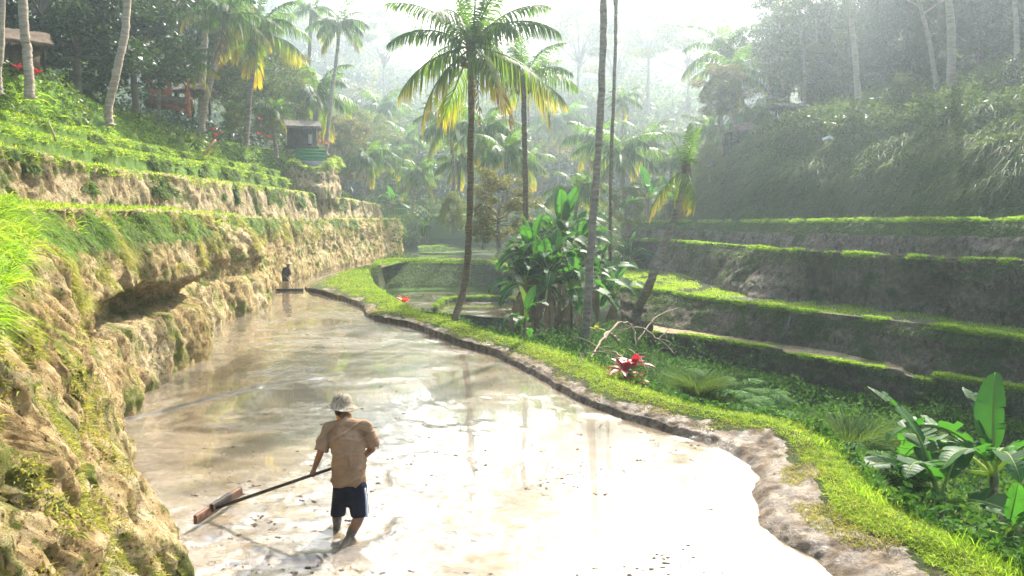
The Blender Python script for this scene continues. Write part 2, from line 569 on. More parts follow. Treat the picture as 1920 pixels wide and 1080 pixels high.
def riser_disp(G, rows, amp=.12, flute=.10, seed=0.0, hol=.0, axis_n=None):
    """Lumps, vertical flutes and hollows pushed horizontally; rows: weight per row."""
    N = grid_normals(G)
    N[..., 2] *= .35
    N = unit(N)
    P = G + seed
    d = fbm(P * np.array((.9, .9, 1.1)), 5, .55) * amp
    fl = 1 - np.abs(fbm(P * np.array((2.2, 2.2, .28)), 4, .55)) * 2.2
    d = d + (fl - .45) * flute
    if hol:
        h = fbm(P * np.array((1.6, 1.6, 1.5)) + 31.0, 3)
        d = d - sm(.22, .5, h) * hol
    return G + N * (d * rows)[..., None]


# ================================================================== THE SETTING
def pl(pts, z):
    return np.array([on(x, y, z) for x, y in pts])

# ---- the valley ground, one sheet out to the horizon
CP = np.array([
 (-3,4,-.9),(-3,12,-.9),(-5,20,-.9),(-8,30,-1.2),(-11,50,-2.2),(-8,70,-.9),(-10,10,-1),(-14,20,-1),(-16,40,-1),(-20,60,-1),(0,6,-.9),(0,14,-1),
 (5,9,-1.1),(4.3,12,-1.5),(6,14,-2.1),(7,17,-2.1),(4,17,-1.5),(3,20,-1.3),(1.2,24,-1.0),(3.5,24,-1.2),(5,22,-1.7),(8,19,-2.1),(10,15,-2.3),(12,12,-2.3),(8,10,-1.9),(10,6,-2),(4,4,-1),
 (9,22,-1.9),(12,22,-1.9),(14,30,-1.6),(20,30,-1.4),(8,30,-1.5),(25,20,-2),(30,60,0),
 (-1,28,-1.4),(-2,35,-2.9),(-1,45,-4.0),(3,45,-3.8),(5,38,-2.2),(6,52,-2.9),(-4,52,-3.2),(-4,60,-3.2),(0,70,-.9),(7,64,-1.6),(12,45,-1.5),
 (-10,80,-.6),(0,80,-.2),(10,75,.4),(0,95,3.0),(-25,95,2.5),(20,95,4.5),(0,110,6.5),(-40,110,6),(40,110,9),(-70,40,0),(60,40,0)], float)
def ground_h(x, y):
    x = np.asarray(x, float); y = np.asarray(y, float)
    d2 = (x[..., None] - CP[:, 0]) ** 2 + (y[..., None] - CP[:, 1]) ** 2 + .8
    w = d2 ** -1.7
    h = (w * CP[:, 2]).sum(-1) / w.sum(-1)
    far = 7 + 44 * sm(112, 260, y) + 40 * sm(260, 700, y) + 6 * sm(25, 110, np.abs(x - 10)) * sm(90, 160, y) * 1.6
    far = far - 10 * np.exp(-((x + 28) / 26.) ** 2) * sm(130, 210, y)
    t = sm(96, 124, y)
    h = h * (1 - t) + far * t
    h = h + fbm(np.stack([x * .07, y * .07, x * 0], -1), 4) * (.3 + 3.0 * sm(115, 200, y))
    return h
xs = np.concatenate([-np.geomspace(60, 1500, 40)[::-1], np.linspace(-58, 58, 175), np.geomspace(60, 1500, 40)])
ys = np.concatenate([np.linspace(-40, 2, 12), np.linspace(3, 130, 210), np.geomspace(132, 2500, 70)])
GX, GY = np.meshgrid(xs, ys)
ground = np.stack([GX, GY, ground_h(GX, GY)], -1)
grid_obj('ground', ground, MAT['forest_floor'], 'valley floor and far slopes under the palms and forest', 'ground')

# ---- the dyke round the near paddy
BK = [  # inner water edge, edge of trodden mud, outer grassy edge (as seen), foot drop
 ((1560,1080),(1740,1080),(1925,1080),-1.0),((1440,1000),(1575,992),(1800,1010),-1.1),((1413,940),(1505,915),(1665,935),-1.2),
 ((1408,880),(1480,855),(1600,865),-1.4),((1330,835),(1400,818),(1500,795),-1.6),((1200,795),(1250,783),(1350,768),-1.6),((1090,755),(1125,745),(1230,735),-1.5),
 ((1000,705),(1025,697),(1115,680),-1.2),((920,665),(940,658),(1000,644),-1.0),((840,640),(855,634),(905,620),-1.0),((760,610),(773,605),(850,598),-1.4),
 ((690,595),(703,590),(792,584),-2.0),((672,575),(684,570),(738,558),-2.6),((600,548),(608,546),(700,530),-2.8),((572,541),(580,538),(692,506),-2.8),
 ((600,523),(608,521),(702,501),-2.8),((650,508),(656,506),(714,496),-2.8)]
bi = [(2.2,1.0,0),(2.6,4.6,0)] + [tuple(on(*a[0], 0)) for a in BK]
bm_ = [(2.9,1.0,.2),(3.3,4.6,.2)] + [tuple(on(*a[1], .17)) for a in BK]
bo = [(4.0,1.0,.3),(4.2,4.6,.3)] + [tuple(on(*a[2], .25)) for a in BK]
bi, bm_, bo = (np.array(v) for v in (bi, bm_, bo))
nrm = unit(bo - bi) * np.array((1, 1, 0)); nrm = unit(nrm)
foot = bo + nrm * 1.0
foot[:, 2] = [-1, -1] + [a[3] for a in BK]
under = bi - nrm * .35; under[:, 2] = -.3
lip = bi * .72 + bm_ * .28; lip[:, 2] = .11
mid = (bm_ + bo) / 2; mid[:, 2] = .30
NB = 760
Gd = loft([under, bi, lip, bm_, mid, bo, foot], [5, 6, 12, 8, 8, 14], NB)
R_ = Gd.shape[0]
P = Gd.reshape(-1, 3)
dz = fbm(P * np.array((3.2, 3.2, 1)), 4, .6) * .035 + fbm(P * 11., 3, .6) * .018
rowi = np.repeat(np.arange(R_), NB)
mudw = np.exp(-((rowi - 16) / 8.) ** 2)
dz = dz + mudw * fbm(P * np.array((9., 9., 1)) + 4, 4, .7) * .035
Gd2 = Gd.copy()
Gd2[..., 2] += dz.reshape(R_, NB)
Gd2[..., 0] += (fbm(P * 2.2 + 9, 4, .6) * .07).reshape(R_, NB)
# material split: mud up to the middle row, soil beyond (wandering border)
me = np_mesh('paddy_dyke', Gd2.reshape(-1, 3), grid_faces(R_, NB), [MAT['mud'], MAT['soil_plain']],
             mat_idx=(np.repeat(np.arange(R_ - 1), NB - 1) + (fbm(Gd2[:-1, :-1].reshape(-1, 3) * 1.5, 3) * 7) > 24).astype(int))
tag(link('paddy_dyke', me), 'winding earth dyke with a trodden mud edge along the flooded near paddy', 'dyke', kind='structure')

# ---- the left wall of the near paddy
W1 = [  # base (x,y), top (x,y,z), undercut amount, bulge
 ((-1.2,3.0),(-2.6,2.4,3.2),.1,.2),((-2.1,5.0),(-3.6,4.3,3.3),.1,.2),
 ((-3.2,7.15),(-4.75,6.2,3.45),.1,.25),((-4.2,8.42),(-5.6,7.8,3.55),.1,.3),((-5.45,10.1),(-6.35,9.6,3.6),.1,.2),((-6.65,12.3),(-7.65,12.6,3.62),.7,.1),
 ((-7.5,15.9),(-8.3,16.0,3.65),1.0,.15),((-7.75,19.0),(-8.45,19.2,3.66),1.0,.25),((-9.3,21.6),(-9.9,21.5,3.66),.1,0),((-9.75,25.0),(-10.5,24.6,3.66),.35,.1),
 ((-9.45,29.3),(-10.6,29.2,3.62),.25,.35),((-11.1,32.5),(-12.0,32.0,3.62),.0,0),((-12.3,43.3),(-13.0,43.0,3.6),.0,.1),((-12.7,57.0),(-13.4,57.2,3.6),.0,.1),
 ((-10.6,72.0),(-11.1,72.3,3.6),.0,.1),((-12.5,78.0),(-12.9,77.5,3.6),.1,0)]
base = np.array([(a[0][0], a[0][1], -.25) for a in W1]); top = np.array([a[1] for a in W1])
uc = np.array([a[2] for a in W1])[:, None]; bu = np.array([a[3] for a in W1])[:, None]
od = out_dir(top)
def wrow(f, off):
    r = base * (1 - f) + top * f
    return r + od * off
back = top - od * 1.4 + np.array((0, 0, .02))
back2 = top - od * 3.6 - np.array((0, 0, .05))
rows = [base, wrow(.12, .12), wrow(.37, -.18 * uc + bu * .5), wrow(.43, -.85 * uc + bu * .4), wrow(.52, -.75 * uc + bu * .7), wrow(.60, .12 * uc + bu),
        wrow(.80, .1 + bu * .6), top + od * .02 - np.array((0, 0, .22)), top, back, back2]
subs = [5, 12, 5, 6, 6, 14, 12, 5, 5, 5]
NW = 900
Gw = loft(rows, subs, NW)
Rw = Gw.shape[0]
ri = np.arange(Rw)
wgt = np.interp(ri, [0, 6, 50, 62, 66, Rw], [.6, 1, 1, .8, .25, .1])[:, None] * np.ones((1, NW))
Gw = riser_disp(Gw, wgt, .22, .16, 0, .14)
Gw = riser_disp(Gw, wgt, .09, .06, 40.0)
for fr_, am_ in ((1.5, .07), (3.6, .09), (7.0, .05)):
    Gw[..., 0] -= sm(.18, .45, fbm(Gw * np.array((1, 1, .7)) * fr_ + 70, 4, .6)) * am_ * wgt
Pf = Gw * np.array((5, 5, 5.))
Gw[..., 0] += fbm(Pf, 4, .7) * .07 * wgt
left_wall = grid_obj('eroded_wall', Gw, MAT['soil_ochre'], 'tall eroded ochre soil wall with an undercut beside the flooded paddy', 'soil wall')
def wall_w(lo, hi, clump=0., thr=0., seed=0.):
    def f(ctr):
        rr = np.arange(ctr.shape[0])[:, None] * np.ones((1, ctr.shape[1]))
        w = ((rr >= lo) & (rr <= hi)).astype(float)
        if clump:
            w = w * sm(thr, thr + .15, fbm(ctr * clump + seed, 3))
        return w
    return f
g_ = grass_on('wall_top_grass', Gw, 52000, MAT['grass_lit'], 'bright grass fringe growing along the rim of the eroded ochre wall', wall_w(55, 76), L=.24, W=.012, droop=.5, up=.6)
grass_on('rim_grass', Gw, 30000, MAT['grass_gully'], 'dark green grass hanging below the rim of the eroded ochre wall', lambda c: wall_w(50, 63, 1.0, -.08, 9.)(c) * (c[..., 1] > 9.), L=.26, W=.011, droop=1.3, up=.2, near=1.4)
grass_on('hanging_grass', Gw, 22000, MAT['grass_dry'], 'tufts of grass hanging down the face of the eroded ochre wall', lambda c: wall_w(38, 62, 1.4, .06)(c) * (c[..., 1] > 9.), L=.20, W=.009, droop=1.2, up=.2, near=1.2)
grass_on('wall_moss', Gw, 42000, MAT['grass_dry'], 'sparse low weeds all over the face of the ochre wall', wall_w(3, 58, 2.3, .08, 5), L=.06, W=.009, droop=.6, up=.3)
# lush clumps of long grass on the near bluff
grass_on('bluff_grass', Gw, 20000, MAT['grass_lit'], 'long lush grass on top of the near bluff', lambda c: wall_w(57, 80)(c) * (c[..., 1] < 10.5) * sm(10.5, 9.5, c[..., 1]) , L=.40, W=.013, droop=.6, up=.7, near=.6)

grass_on('bluff_tufts', Gw, 13000, MAT['grass_lush'], 'lush tufts spilling over the face of the near bluff', lambda c: wall_w(53, 66)(c) * (c[..., 1] > 4) * sm(9.8, 8.2, c[..., 1]) * (.15 + sm(-.1, .15, fbm(c * 1.2, 3))), L=.36, W=.012, droop=.9, up=.45, near=.4)
# ---- terraces above the left wall
def left_terrace(name, label, xy, ztop, zbot, cols, amp=.16, flute=.13, slope=.35, mat='soil_terrace', grassn=22000, gl=.2, hol=.12, rows_n=26, depth=2.5):
    top = np.array([(x, y, z if np.ndim(ztop) else ztop) for (x, y), z in zip(xy, ztop if np.ndim(ztop) else [0] * len(xy))])
    od = out_dir(top)
    bot = top + od * slope; bot[:, 2] = zbot
    G = loft([bot, (bot + top) / 2 - od * .05, top - np.array((0, 0, .12)), top - od * .12, top - od * .6, top - od * depth], [rows_n // 2, rows_n // 2, 3, 3, 4], cols)
    R = G.shape[0]
    w = np.interp(np.arange(R), [0, 2, rows_n, rows_n + 5, R], [.5, 1, 1, .2, .1])[:, None] * np.ones((1, cols))
    G = riser_disp(G, w, amp, flute, ztop[0] if np.ndim(ztop) else ztop, hol)
    grid_obj(name, G, MAT[mat], label, 'terrace')
    grass_on(name + '_grass', G, grassn, MAT['grass_lit'], 'grass fringe along the rim of the ' + label.split(' with ')[0], wall_w(rows_n - 4, R - 3), L=gl, W=.013, droop=.5, up=.6)
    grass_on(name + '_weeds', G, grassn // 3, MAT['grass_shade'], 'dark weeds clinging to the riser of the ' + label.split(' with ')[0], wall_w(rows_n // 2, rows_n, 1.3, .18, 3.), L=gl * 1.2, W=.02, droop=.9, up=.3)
    return G
L2 = left_terrace('upper_terrace', 'second left terrace with a fluted sunlit soil riser',
    [(-11.4,9),(-11.9,14),(-12.4,20),(-12.7,24),(-12.6,28),(-12.8,33),(-13.6,48),(-14.2,60),(-12.6,71),(-14.5,75)], [5.1,5.2,5.2,5.1,5.12,5.15,5.3,5.4,5.0,5.0], 3.3, 620, .16, .26, .4, rows_n=30)
L3 = left_terrace('narrow_terrace', 'third left terrace with a low grassy riser',
    [(-13.2,9),(-13.5,14),(-14.0,20),(-14.3,24),(-14.4,30),(-14.7,36),(-15.4,48),(-15.9,60),(-15.0,70)], [5.9,6.0,6.1,6.05,6.05,6.2,6.3,6.4,6.0], 4.8, 520, .14, .07, .3, 'hill_green', 34000, .2, rows_n=18)
L4 = left_terrace('top_terrace', 'highest narrow left terrace with grass over its riser',
    [(-14.3,12),(-14.9,20),(-15.4,30),(-15.8,38),(-16.3,50),(-16.8,60),(-16.2,68)], [6.6,6.7,6.65,6.75,6.9,7.0,6.6], 5.8, 420, .14, .05, .3, 'hill_green', 26000, .2, rows_n=14)

# ---- left hillside above the terraces
HK = [  # x,y,z at the foot; x,y,z at the brow; plateau rise
 ((-15.0,6,6.4),(-17.0,5,8.2)),((-15.2,14,6.4),(-16.6,15,8.2)),((-15.6,22,6.4),(-16.3,23.5,8.35)),((-16.2,30,6.45),(-17.4,31.5,8.2)),((-16.8,38,6.5),(-18.3,39,8.2)),
 ((-17.5,48,6.6),(-19.2,48,8.3)),((-17.5,57,6.6),(-18.3,57,8.6)),((-16.5,64,6.2),(-17.2,63,8.6)),((-16.5,69,3.0),(-17.5,68,7.4)),((-19,76,0.),(-21,75,5.0)),((-32,84,-2),(-34,83,4.5))]
hf = np.array([a[0] for a in HK], float); hb = np.array([a[1] for a in HK], float)
hod = out_dir(hb)
h1 = hb - hod * 5 + np.array((0, 0, .9)); h2 = hb - hod * 16 + np.array((0, 0, 3.0)); h3 = hb - hod * 70 + np.array((0, 0, 14.0))
h3[-1] = (-70, 120, 4); h3[-2] = (-80, 110, 6)
Gh = loft([hf - np.array((0, 0, 1.2)), hf, (hf + hb) / 2 + hod * .15, hb, h1, h2, h3], [2, 12, 12, 10, 10, 14], 420)
Rh = Gh.shape[0]
wh = np.interp(np.arange(Rh), [0, 3, 26, 36, Rh], [.3, 1, 1, .8, .4])[:, None] * np.ones((1, 420))
Gh = riser_disp(Gh, wh, .55, .0, 12., .0)
Gh[..., 2] += fbm(Gh * .8 + 3, 4) * .28
grid_obj('left_hillside', Gh, MAT['hill_green'], 'grassy hillside rising left of the terraces', 'hillside')
def mask_noise(s, thr, seed=0.):
    return lambda c: sm(thr, thr + .12, fbm(c * s + seed, 3))
grass_on('hillside_grass', Gh, 95000, MAT['grass_lush'], 'sunlit long grass covering the left hillside', lambda c: (np.arange(c.shape[0])[:, None] < 40) * (.25 + mask_noise(.5, -.2)(c)), L=.42, W=.02, droop=.9, up=.5, near=1.5)
def undergrowth(name, G, n, mat, label, weight, L=.16, W=.08, h=.7, near=1.5, droop=.25, lump=1.0):
    P, nr, r, c = scatter(G, n, weight, near)
    k = (fbm(P * lump + 50, 3) * .5 + .5)
    P = P + np.array((0, 0, 1.0)) * (rng.random(n) ** .6 * h * k * 1.4)[:, None] + nr * (rng.random(n) * h * .3)[:, None]
    g = Geo()
    s = np.maximum(1, P[:, 1] / 30) * rng.uniform(.6, 1.3, n)
    leafquads(g, P, L * s, W * s, None, droop)
    return tag(g.build(name, MAT[mat]), label, 'undergrowth', None, 'stuff')
undergrowth('hillside_undergrowth', Gh, 42000, 'leaf_mid', 'leafy green undergrowth in patches over the left hillside', lambda c: (np.arange(c.shape[0])[:, None] < 37) * mask_noise(.38, .02, 7.)(c), h=.7)
undergrowth('shrubbery', Gh, 60000, 'leaf_dark', 'dark shrubbery under the trees on the left hilltop', lambda c: (np.arange(c.shape[0])[:, None] > 28) * (np.arange(c.shape[0])[:, None] < 50) * mask_noise(.25, -.15, 2.)(c), L=.2, W=.1, h=1.8)

# ---- terraces on the right
def seg_path(px_list, z):
    return np.array([on(x, y, z) for x, y in px_list])
TR = {
 'T4': dict(top=[(1165,414),(1230,413.5),(1300,413),(1500,412),(1700,411),(1920,409),(2150,407)]),
}
def d0_(d, cols):
    return np.stack([np.interp(np.linspace(0, 1, cols), np.linspace(0, 1, len(d)), d[:, k]) for k in range(3)], -1)[None]
def right_terrace(name, label, top, bot, floor, mat, cols=620, lip=.12, amp=.14, flute=.06, hol=.1, grass=(22000, .14), rows_n=26, fmat=None, shelf=0., hang=.0, gm='grass_lush'):
    """top: rim polyline (left to right in view), bot: foot polyline, floor: back of the level ground behind the rim."""
    top = np.asarray(top, float); bot = np.asarray(bot, float); floor = np.asarray(floor, float)
    d = unit((floor - top) * np.array((1, 1, 0)))
    midr = top * .55 + bot * .45
    g1 = top + d * .22
    g2 = top + d * .34 - np.array((0, 0, lip))
    bot2 = bot + np.array((0, 0, -.5)) - d * .15
    G = loft([bot2, bot, midr + d * shelf, top - np.array((0, 0, .1)), top, g1, g2, floor], [2, rows_n // 2, rows_n // 2, 2, 3, 2, 12], cols)
    R = G.shape[0]
    w = np.interp(np.arange(R), [0, 3, rows_n, rows_n + 4, R], [.5, 1, 1, .15, .06])[:, None] * np.ones((1, cols))
    G = riser_disp(G, w, amp, flute, top[0, 1], hol)
    st_ = vnoise(np.stack([G[..., 2] * 4.5 + fbm(G * .35, 3) * 1.2, G[..., 0] * .12, G[..., 1] * .12], -1))
    G = G - d0_(d, G.shape[1]) * ((np.abs(st_) ** .7 * np.sign(st_)) * .09 + fbm(G * 4.0, 3, .65) * .05)[..., None] * w[..., None]
    G[:, :, 2] += fbm(G * .9, 3) * .03
    nf = rows_n + 8
    idx = (np.repeat(np.arange(R - 1), cols - 1) >= nf).astype(int)
    me = np_mesh(name, G.reshape(-1, 3), grid_faces(R, cols), [MAT[mat], MAT[fmat or mat]], mat_idx=idx)
    tag(link(name, me), label, 'terrace', None, 'structure')
    if grass:
        grass_on(name + '_grass', G, int(grass[0] * .8), MAT[gm], 'thin grass rim of the ' + label.split(' with ')[0], wall_w(rows_n + 1, nf, 1.6, -.22, 6.), L=grass[1], W=.012, droop=.4, up=.65)
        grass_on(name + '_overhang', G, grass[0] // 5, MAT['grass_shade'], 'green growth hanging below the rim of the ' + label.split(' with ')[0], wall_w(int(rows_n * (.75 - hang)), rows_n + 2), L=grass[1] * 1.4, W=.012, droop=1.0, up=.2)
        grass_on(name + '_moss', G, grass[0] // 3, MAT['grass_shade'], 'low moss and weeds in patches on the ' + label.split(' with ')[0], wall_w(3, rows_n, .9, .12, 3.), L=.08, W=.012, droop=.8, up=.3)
    return G
MAT['floor_wet'] = paddy_mat('wet paddy stubble', ((.12, .12, .06), (.26, .27, .16), (.42, .43, .31)), .6)

z3, z2, z1, z0 = 2.33, .55, -.55, -1.5
PX  = [1175, 1240, 1282, 1350, 1500, 1700, 1920, 2200]
def xi(px, tab): return np.interp(px, [t[0] for t in tab], [t[1] for t in tab])
def poly(px, tab, z): return np.array([on(p, xi(p, tab), z) for p in px])
t3top = [(1175,448),(1240,449),(1282,452),(1350,458),(1500,470),(1700,480),(1920,490),(2200,505)]
t3bot = [(1175,500),(1240,508),(1282,515),(1350,540),(1400,556),(1500,563),(1700,585),(1920,617),(2200,650)]
t4bot = [(1175,445.5),(1240,447),(1282,448.5),(1350,452),(1500,460),(1700,471),(1920,481),(2200,494)]
PX4 = [1165, 1230, 1300, 1400, 1500, 1600, 1700, 1800, 1920, 2200]
b4 = poly(PX4, t4bot, z3 - .1)
n4 = unit(b4 * np.array((1, 1, 0)))
m4 = b4 + n4 * .35; m4[:, 2] = 2.80
T4t = b4 + n4 * 1.1; T4t[:, 2] = 3.38 + .03 * np.arange(len(PX4)) / 3
T4b = m4 + n4 * .25; T4b[:, 2] = 2.80
F4 = T4t + n4 * 2.2
# muddy lower step, then the grassy step above it
Gs = loft([b4 - np.array((0, 0, .3)), b4, m4, m4 + n4 * .5], [2, 18, 5], 560)
Gs = riser_disp(Gs, np.interp(np.arange(Gs.shape[0]), [0, 3, 18, 26], [.6, 1, .7, .2])[:, None] * np.ones((1, 560)), .32, .18, 5., .12)
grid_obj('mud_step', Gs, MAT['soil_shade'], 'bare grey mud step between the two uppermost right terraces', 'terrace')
G4 = right_terrace('rice_terrace', 'uppermost right terrace with a grassy rim at eye level', T4t, T4b, F4, 'hill_green', 520, .05, .12, .02, .05, (26000, .22), 14, hang=.5, gm='grass_lush')
PX3 = [1175, 1240, 1282, 1320, 1400, 1500, 1600, 1700, 1800, 1920, 2200]
T3t = poly(PX3, t3top, z3)
T3b = poly(PX3, t3bot, z2 - .02)
b4i = poly(PX3, t4bot, z3 - .1)
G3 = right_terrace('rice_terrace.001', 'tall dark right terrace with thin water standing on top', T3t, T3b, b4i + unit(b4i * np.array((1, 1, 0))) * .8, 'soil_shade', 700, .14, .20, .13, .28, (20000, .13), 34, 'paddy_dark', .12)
t2top = [(1165,538),(1240,545),(1350,562),(1500,582),(1600,593),(1700,604),(1920,632),(2200,668)]
t2bot = [(1165,596),(1240,612),(1350,630),(1500,650),(1600,668),(1700,688),(1920,722),(2200,770)]
PX2 = [1165, 1240, 1300, 1400, 1500, 1600, 1700, 1800, 1920, 2200]
T2t, T2b = poly(PX2, t2top, z2), poly(PX2, t2bot, z1 - .03)
t3bl = poly(PX2, t3bot, z2)
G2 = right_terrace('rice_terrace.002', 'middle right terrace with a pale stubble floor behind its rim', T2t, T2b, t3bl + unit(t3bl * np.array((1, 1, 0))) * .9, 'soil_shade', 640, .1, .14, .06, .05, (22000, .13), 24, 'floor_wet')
t1top = [(1225,622),(1300,630),(1400,645),(1465,655),(1475,663),(1600,682),(1690,694),(1760,702),(1920,728),(2200,770)]
t1bot = [(1225,660),(1300,676),(1400,696),(1465,712),(1475,716),(1600,742),(1690,760),(1760,772),(1920,800),(2200,850)]
PX1 = [1225, 1300, 1400, 1462, 1480, 1600, 1685, 1700, 1750, 1765, 1920, 2200]
T1t, T1b = poly(PX1, t1top, z1), poly(PX1, t1bot, z0)
T1t[7, 2] -= .12; T1t[8, 2] -= .16
t2bl = poly(PX1, t2bot, z1)
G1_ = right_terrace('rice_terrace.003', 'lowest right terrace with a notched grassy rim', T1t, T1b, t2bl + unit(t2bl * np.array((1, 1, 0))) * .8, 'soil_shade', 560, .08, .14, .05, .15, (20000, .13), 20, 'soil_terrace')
# bank of weeds below the lowest terrace
t0top = [(1180,655),(1300,685),(1440,712),(1500,726),(1700,764),(1850,792),(1960,812),(2200,860)]
PX0 = [1180, 1300, 1440, 1500, 1700, 1850, 1960, 2200]
T0t = poly(PX0, t0top, z0)
T0b = T0t.copy(); T0b[:, 1] -= 2.0; T0b[:, 2] = -2.3
fl0 = poly(PX0, t1bot, z0)
G0 = right_terrace('weedy_bank', 'overgrown bank under the lowest right terrace', T0t, T0b, fl0 + unit(fl0 * np.array((1, 1, 0))) * .8, 'soil_plain', 420, .05, .2, .02, .1, (16000, .28), 20, 'soil_terrace', hang=.6)
grass_on('stubble', G2, 26000, MAT['grass_lit'], 'sparse pale stubble on the floor of the middle right terrace', wall_w(32, 48, 1.0, -.15, 2.), L=.07, W=.012, droop=.3, up=.7)
# trickle of water over the middle terrace
g = Geo()
a = np.array([on(1476, 590, .52), on(1474, 603, .3), on(1468, 618, .0), on(1460, 634, -.45)]) - np.array((0, .25, 0))
tube(g, curve(a, 14), np.linspace(.015, .06, 14), 7, rough=.5)
tag(g.build('water_trickle', MAT['water_fall']), 'thin trickle of water running down the middle right terrace', 'trickle', None, 'structure')

# ---- right bank with long grass
bkf = T4t + n4 * 2.0
BT = [at(1335, 300, 60), at(1400, 262, 52), at(1480, 252, 47), at(1600, 240, 43), at(1700, 228, 40), at(1800, 205, 37), at(1920, 178, 34), at(2200, 110, 30)]
BB = [(15.5,57.5,3.0), (16.2,49,3.2), (17.0,44,3.35), (18.2,38.5,3.4), (18.9,34.5,3.4), (19.2,30.5,3.4), (19.3,27,3.4), (20.5,22,3.4)]
BB = []
for (px, Y) in ((1290,60),(1330,52),(1420,45),(1550,39.5),(1660,35.5),(1770,31.5),(1890,28),(2150,24)):
    p = at(px, 411, Y); p[2] = 3.2; BB.append(p)
BT, BB = np.array(BT), np.array(BB)
bd = unit((BT - BB) * np.array((1, 1, 0)))
q1 = BB * .62 + BT * .38 - bd * .5 + np.array((0, 0, .9))
pb1 = BT + bd * 6 + np.array((0, 0, 1.2)); pb2 = BT + bd * 30 + np.array((0, 0, 11.)); pb3 = BT + bd * 90 + np.array((0, 0, 40.))
# the bank's left shoulder turns away from the view
sh = lambda v, d, dz: np.concatenate([[v[0] + np.array((-1.5, d, dz))], v])
Gb = loft([sh(BB, 12, -2.5) - np.array((0, 0, .6)), sh(BB, 12, -2.5), sh(q1, 12, -3.), sh(BT, 12, -3.5), sh(pb1, 10, -4), sh(pb2, 6, -6), sh(pb3, 0, -8)], [2, 14, 16, 8, 12, 14], 420)
Rb = Gb.shape[0]
wb = np.interp(np.arange(Rb), [0, 3, 32, 40, Rb], [.2, 1, 1, .8, .6])[:, None] * np.ones((1, 420))
Gb = riser_disp(Gb, wb, .7, .25, 3., .2)
Gb[..., 2] += fbm(Gb * .5 + 8, 4) * .35
grid_obj('right_hillside', Gb, MAT['hill_green'], 'steep right hillside above the terraces with forest on top', 'hillside')
rowb = lambda lo, hi: (lambda c: ((np.arange(c.shape[0]) >= lo) & (np.arange(c.shape[0]) <= hi))[:, None] * np.ones((1, c.shape[1])))
grass_on('bank_grass', Gb, 120000, MAT['grass_bank'], 'long drooping grass hanging over the right hillside', rowb(4, 38), L=.85, W=.022, droop=1.1, up=.25, near=1.2, spread=.7)
undergrowth('bank_weeds', Gb, 42000, 'leaf_mid', 'patches of leafy weeds among the long grass of the right hillside', lambda c: rowb(10, 34)(c) * mask_noise(.35, .0, 11.)(c), L=.13, W=.06, h=.35, near=1.2)
undergrowth('bank_undergrowth', Gb, 50000, 'leaf_mid', 'leafy undergrowth at the foot of the right forest', lambda c: rowb(26, 52)(c) * mask_noise(.2, -.15, 4.)(c), L=.2, W=.09, h=1.3, near=1.2)

# ---- the flooded near paddy
xl = np.array([(b[0][0] - .9, b[0][1]) for b in W1]); xl = xl[np.argsort(xl[:, 1])]
br = bi[:, :2].copy()
Ny = 420
yy = np.concatenate([np.geomspace(3.2, 53, Ny - 60), np.linspace(53.3, 76, 60)])
XL = np.interp(yy, xl[:, 1], xl[:, 0])
XR = np.interp(yy, br[:, 1], br[:, 0]) + .25
XR = np.where(yy > 50, np.interp(yy, [50, 54, 60, 64, 66.5, 76], [-9.9, -9.6, -9.3, -8.9, 3.0, 6.0]), XR)
tt = np.linspace(0, 1, 300)
Wt = np.stack([XL[:, None] * (1 - tt) + XR[:, None] * tt, yy[:, None] * np.ones((1, 300)), np.zeros((Ny, 300))], -1)
p = Wt.copy()
m1 = fbm(p * np.array((.6, 1.4, 1)) + 3, 5, .65)
mud = sm(.06, .34, m1) * .8
band = np.exp(-((Wt[..., 1] - 21.5) / 3.0) ** 2) * sm(-.25, .25, fbm(p * np.array((.8, 2., 1)), 4)) 
mud = np.maximum(mud, band * .9)
mx_, my_ = -1.9, 8.3
rr = np.hypot(Wt[..., 0] - mx_, (Wt[..., 1] - my_) * 1.1)
mud = np.maximum(mud, sm(2.6, 1.2, rr + fbm(p * 2, 3) * .7) * sm(-.3, .2, fbm(p * np.array((3, 4, 1)), 3)) * .95)
dl = np.abs(Wt[..., 0] - (XL[:, None] + 1.0)); mud = np.maximum(mud, sm(1.2, .2, dl) * .6)
glass = sm(.9, .2, np.hypot((Wt[..., 0] - 1.3) / 2.8, (Wt[..., 1] - 8.6) / 4.8))
mud = mud * (1 - .93 * glass)
def seg_dist(P2, pts):
    d = np.full(P2.shape[:2], 9e9)
    for a, b in zip(pts[:-1], pts[1:]):
        a, b = np.array(a[:2]), np.array(b[:2])
        t = np.clip(((P2 - a) @ (b - a)) / ((b - a) @ (b - a)), 0, 1)
        d = np.minimum(d, np.linalg.norm(P2 - a - t[..., None] * (b - a), axis=-1))
    return d
Zw = np.zeros(Wt.shape[:2])
ridge = [on(205, 795), on(300, 772), on(400, 745), on(500, 722), on(630, 703)]
d = seg_dist(Wt[..., :2], ridge)
Zw += .010 * np.exp(-(d / .10) ** 2) * (1 + 1.6 * fbm(p * 4, 3)); mud = np.maximum(mud, 1.6 * np.exp(-(d / .14) ** 2))
arc = [on(480, 1030), on(540, 1050), on(600, 1045), on(680, 1030), on(735, 1005), on(745, 975)]
d = seg_dist(Wt[..., :2], arc)
Zw += .035 * np.exp(-(d / .07) ** 2) * (1 + fbm(p * 7, 3)); mud = np.maximum(mud, (1.5 + .8 * fbm(p * 5, 3)) * np.exp(-(d / .09) ** 2))
trk = [on(700, 875), on(730, 885), on(740, 915), on(790, 930)]
d = seg_dist(Wt[..., :2], trk)
Zw += .02 * np.exp(-(d / .05) ** 2); mud = np.maximum(mud, (1.5 + fbm(p * 6, 3)) * np.exp(-(d / .045) ** 2))
sc_ = fbm(p * np.array((5, 7, 1)) + 21, 4, .7)
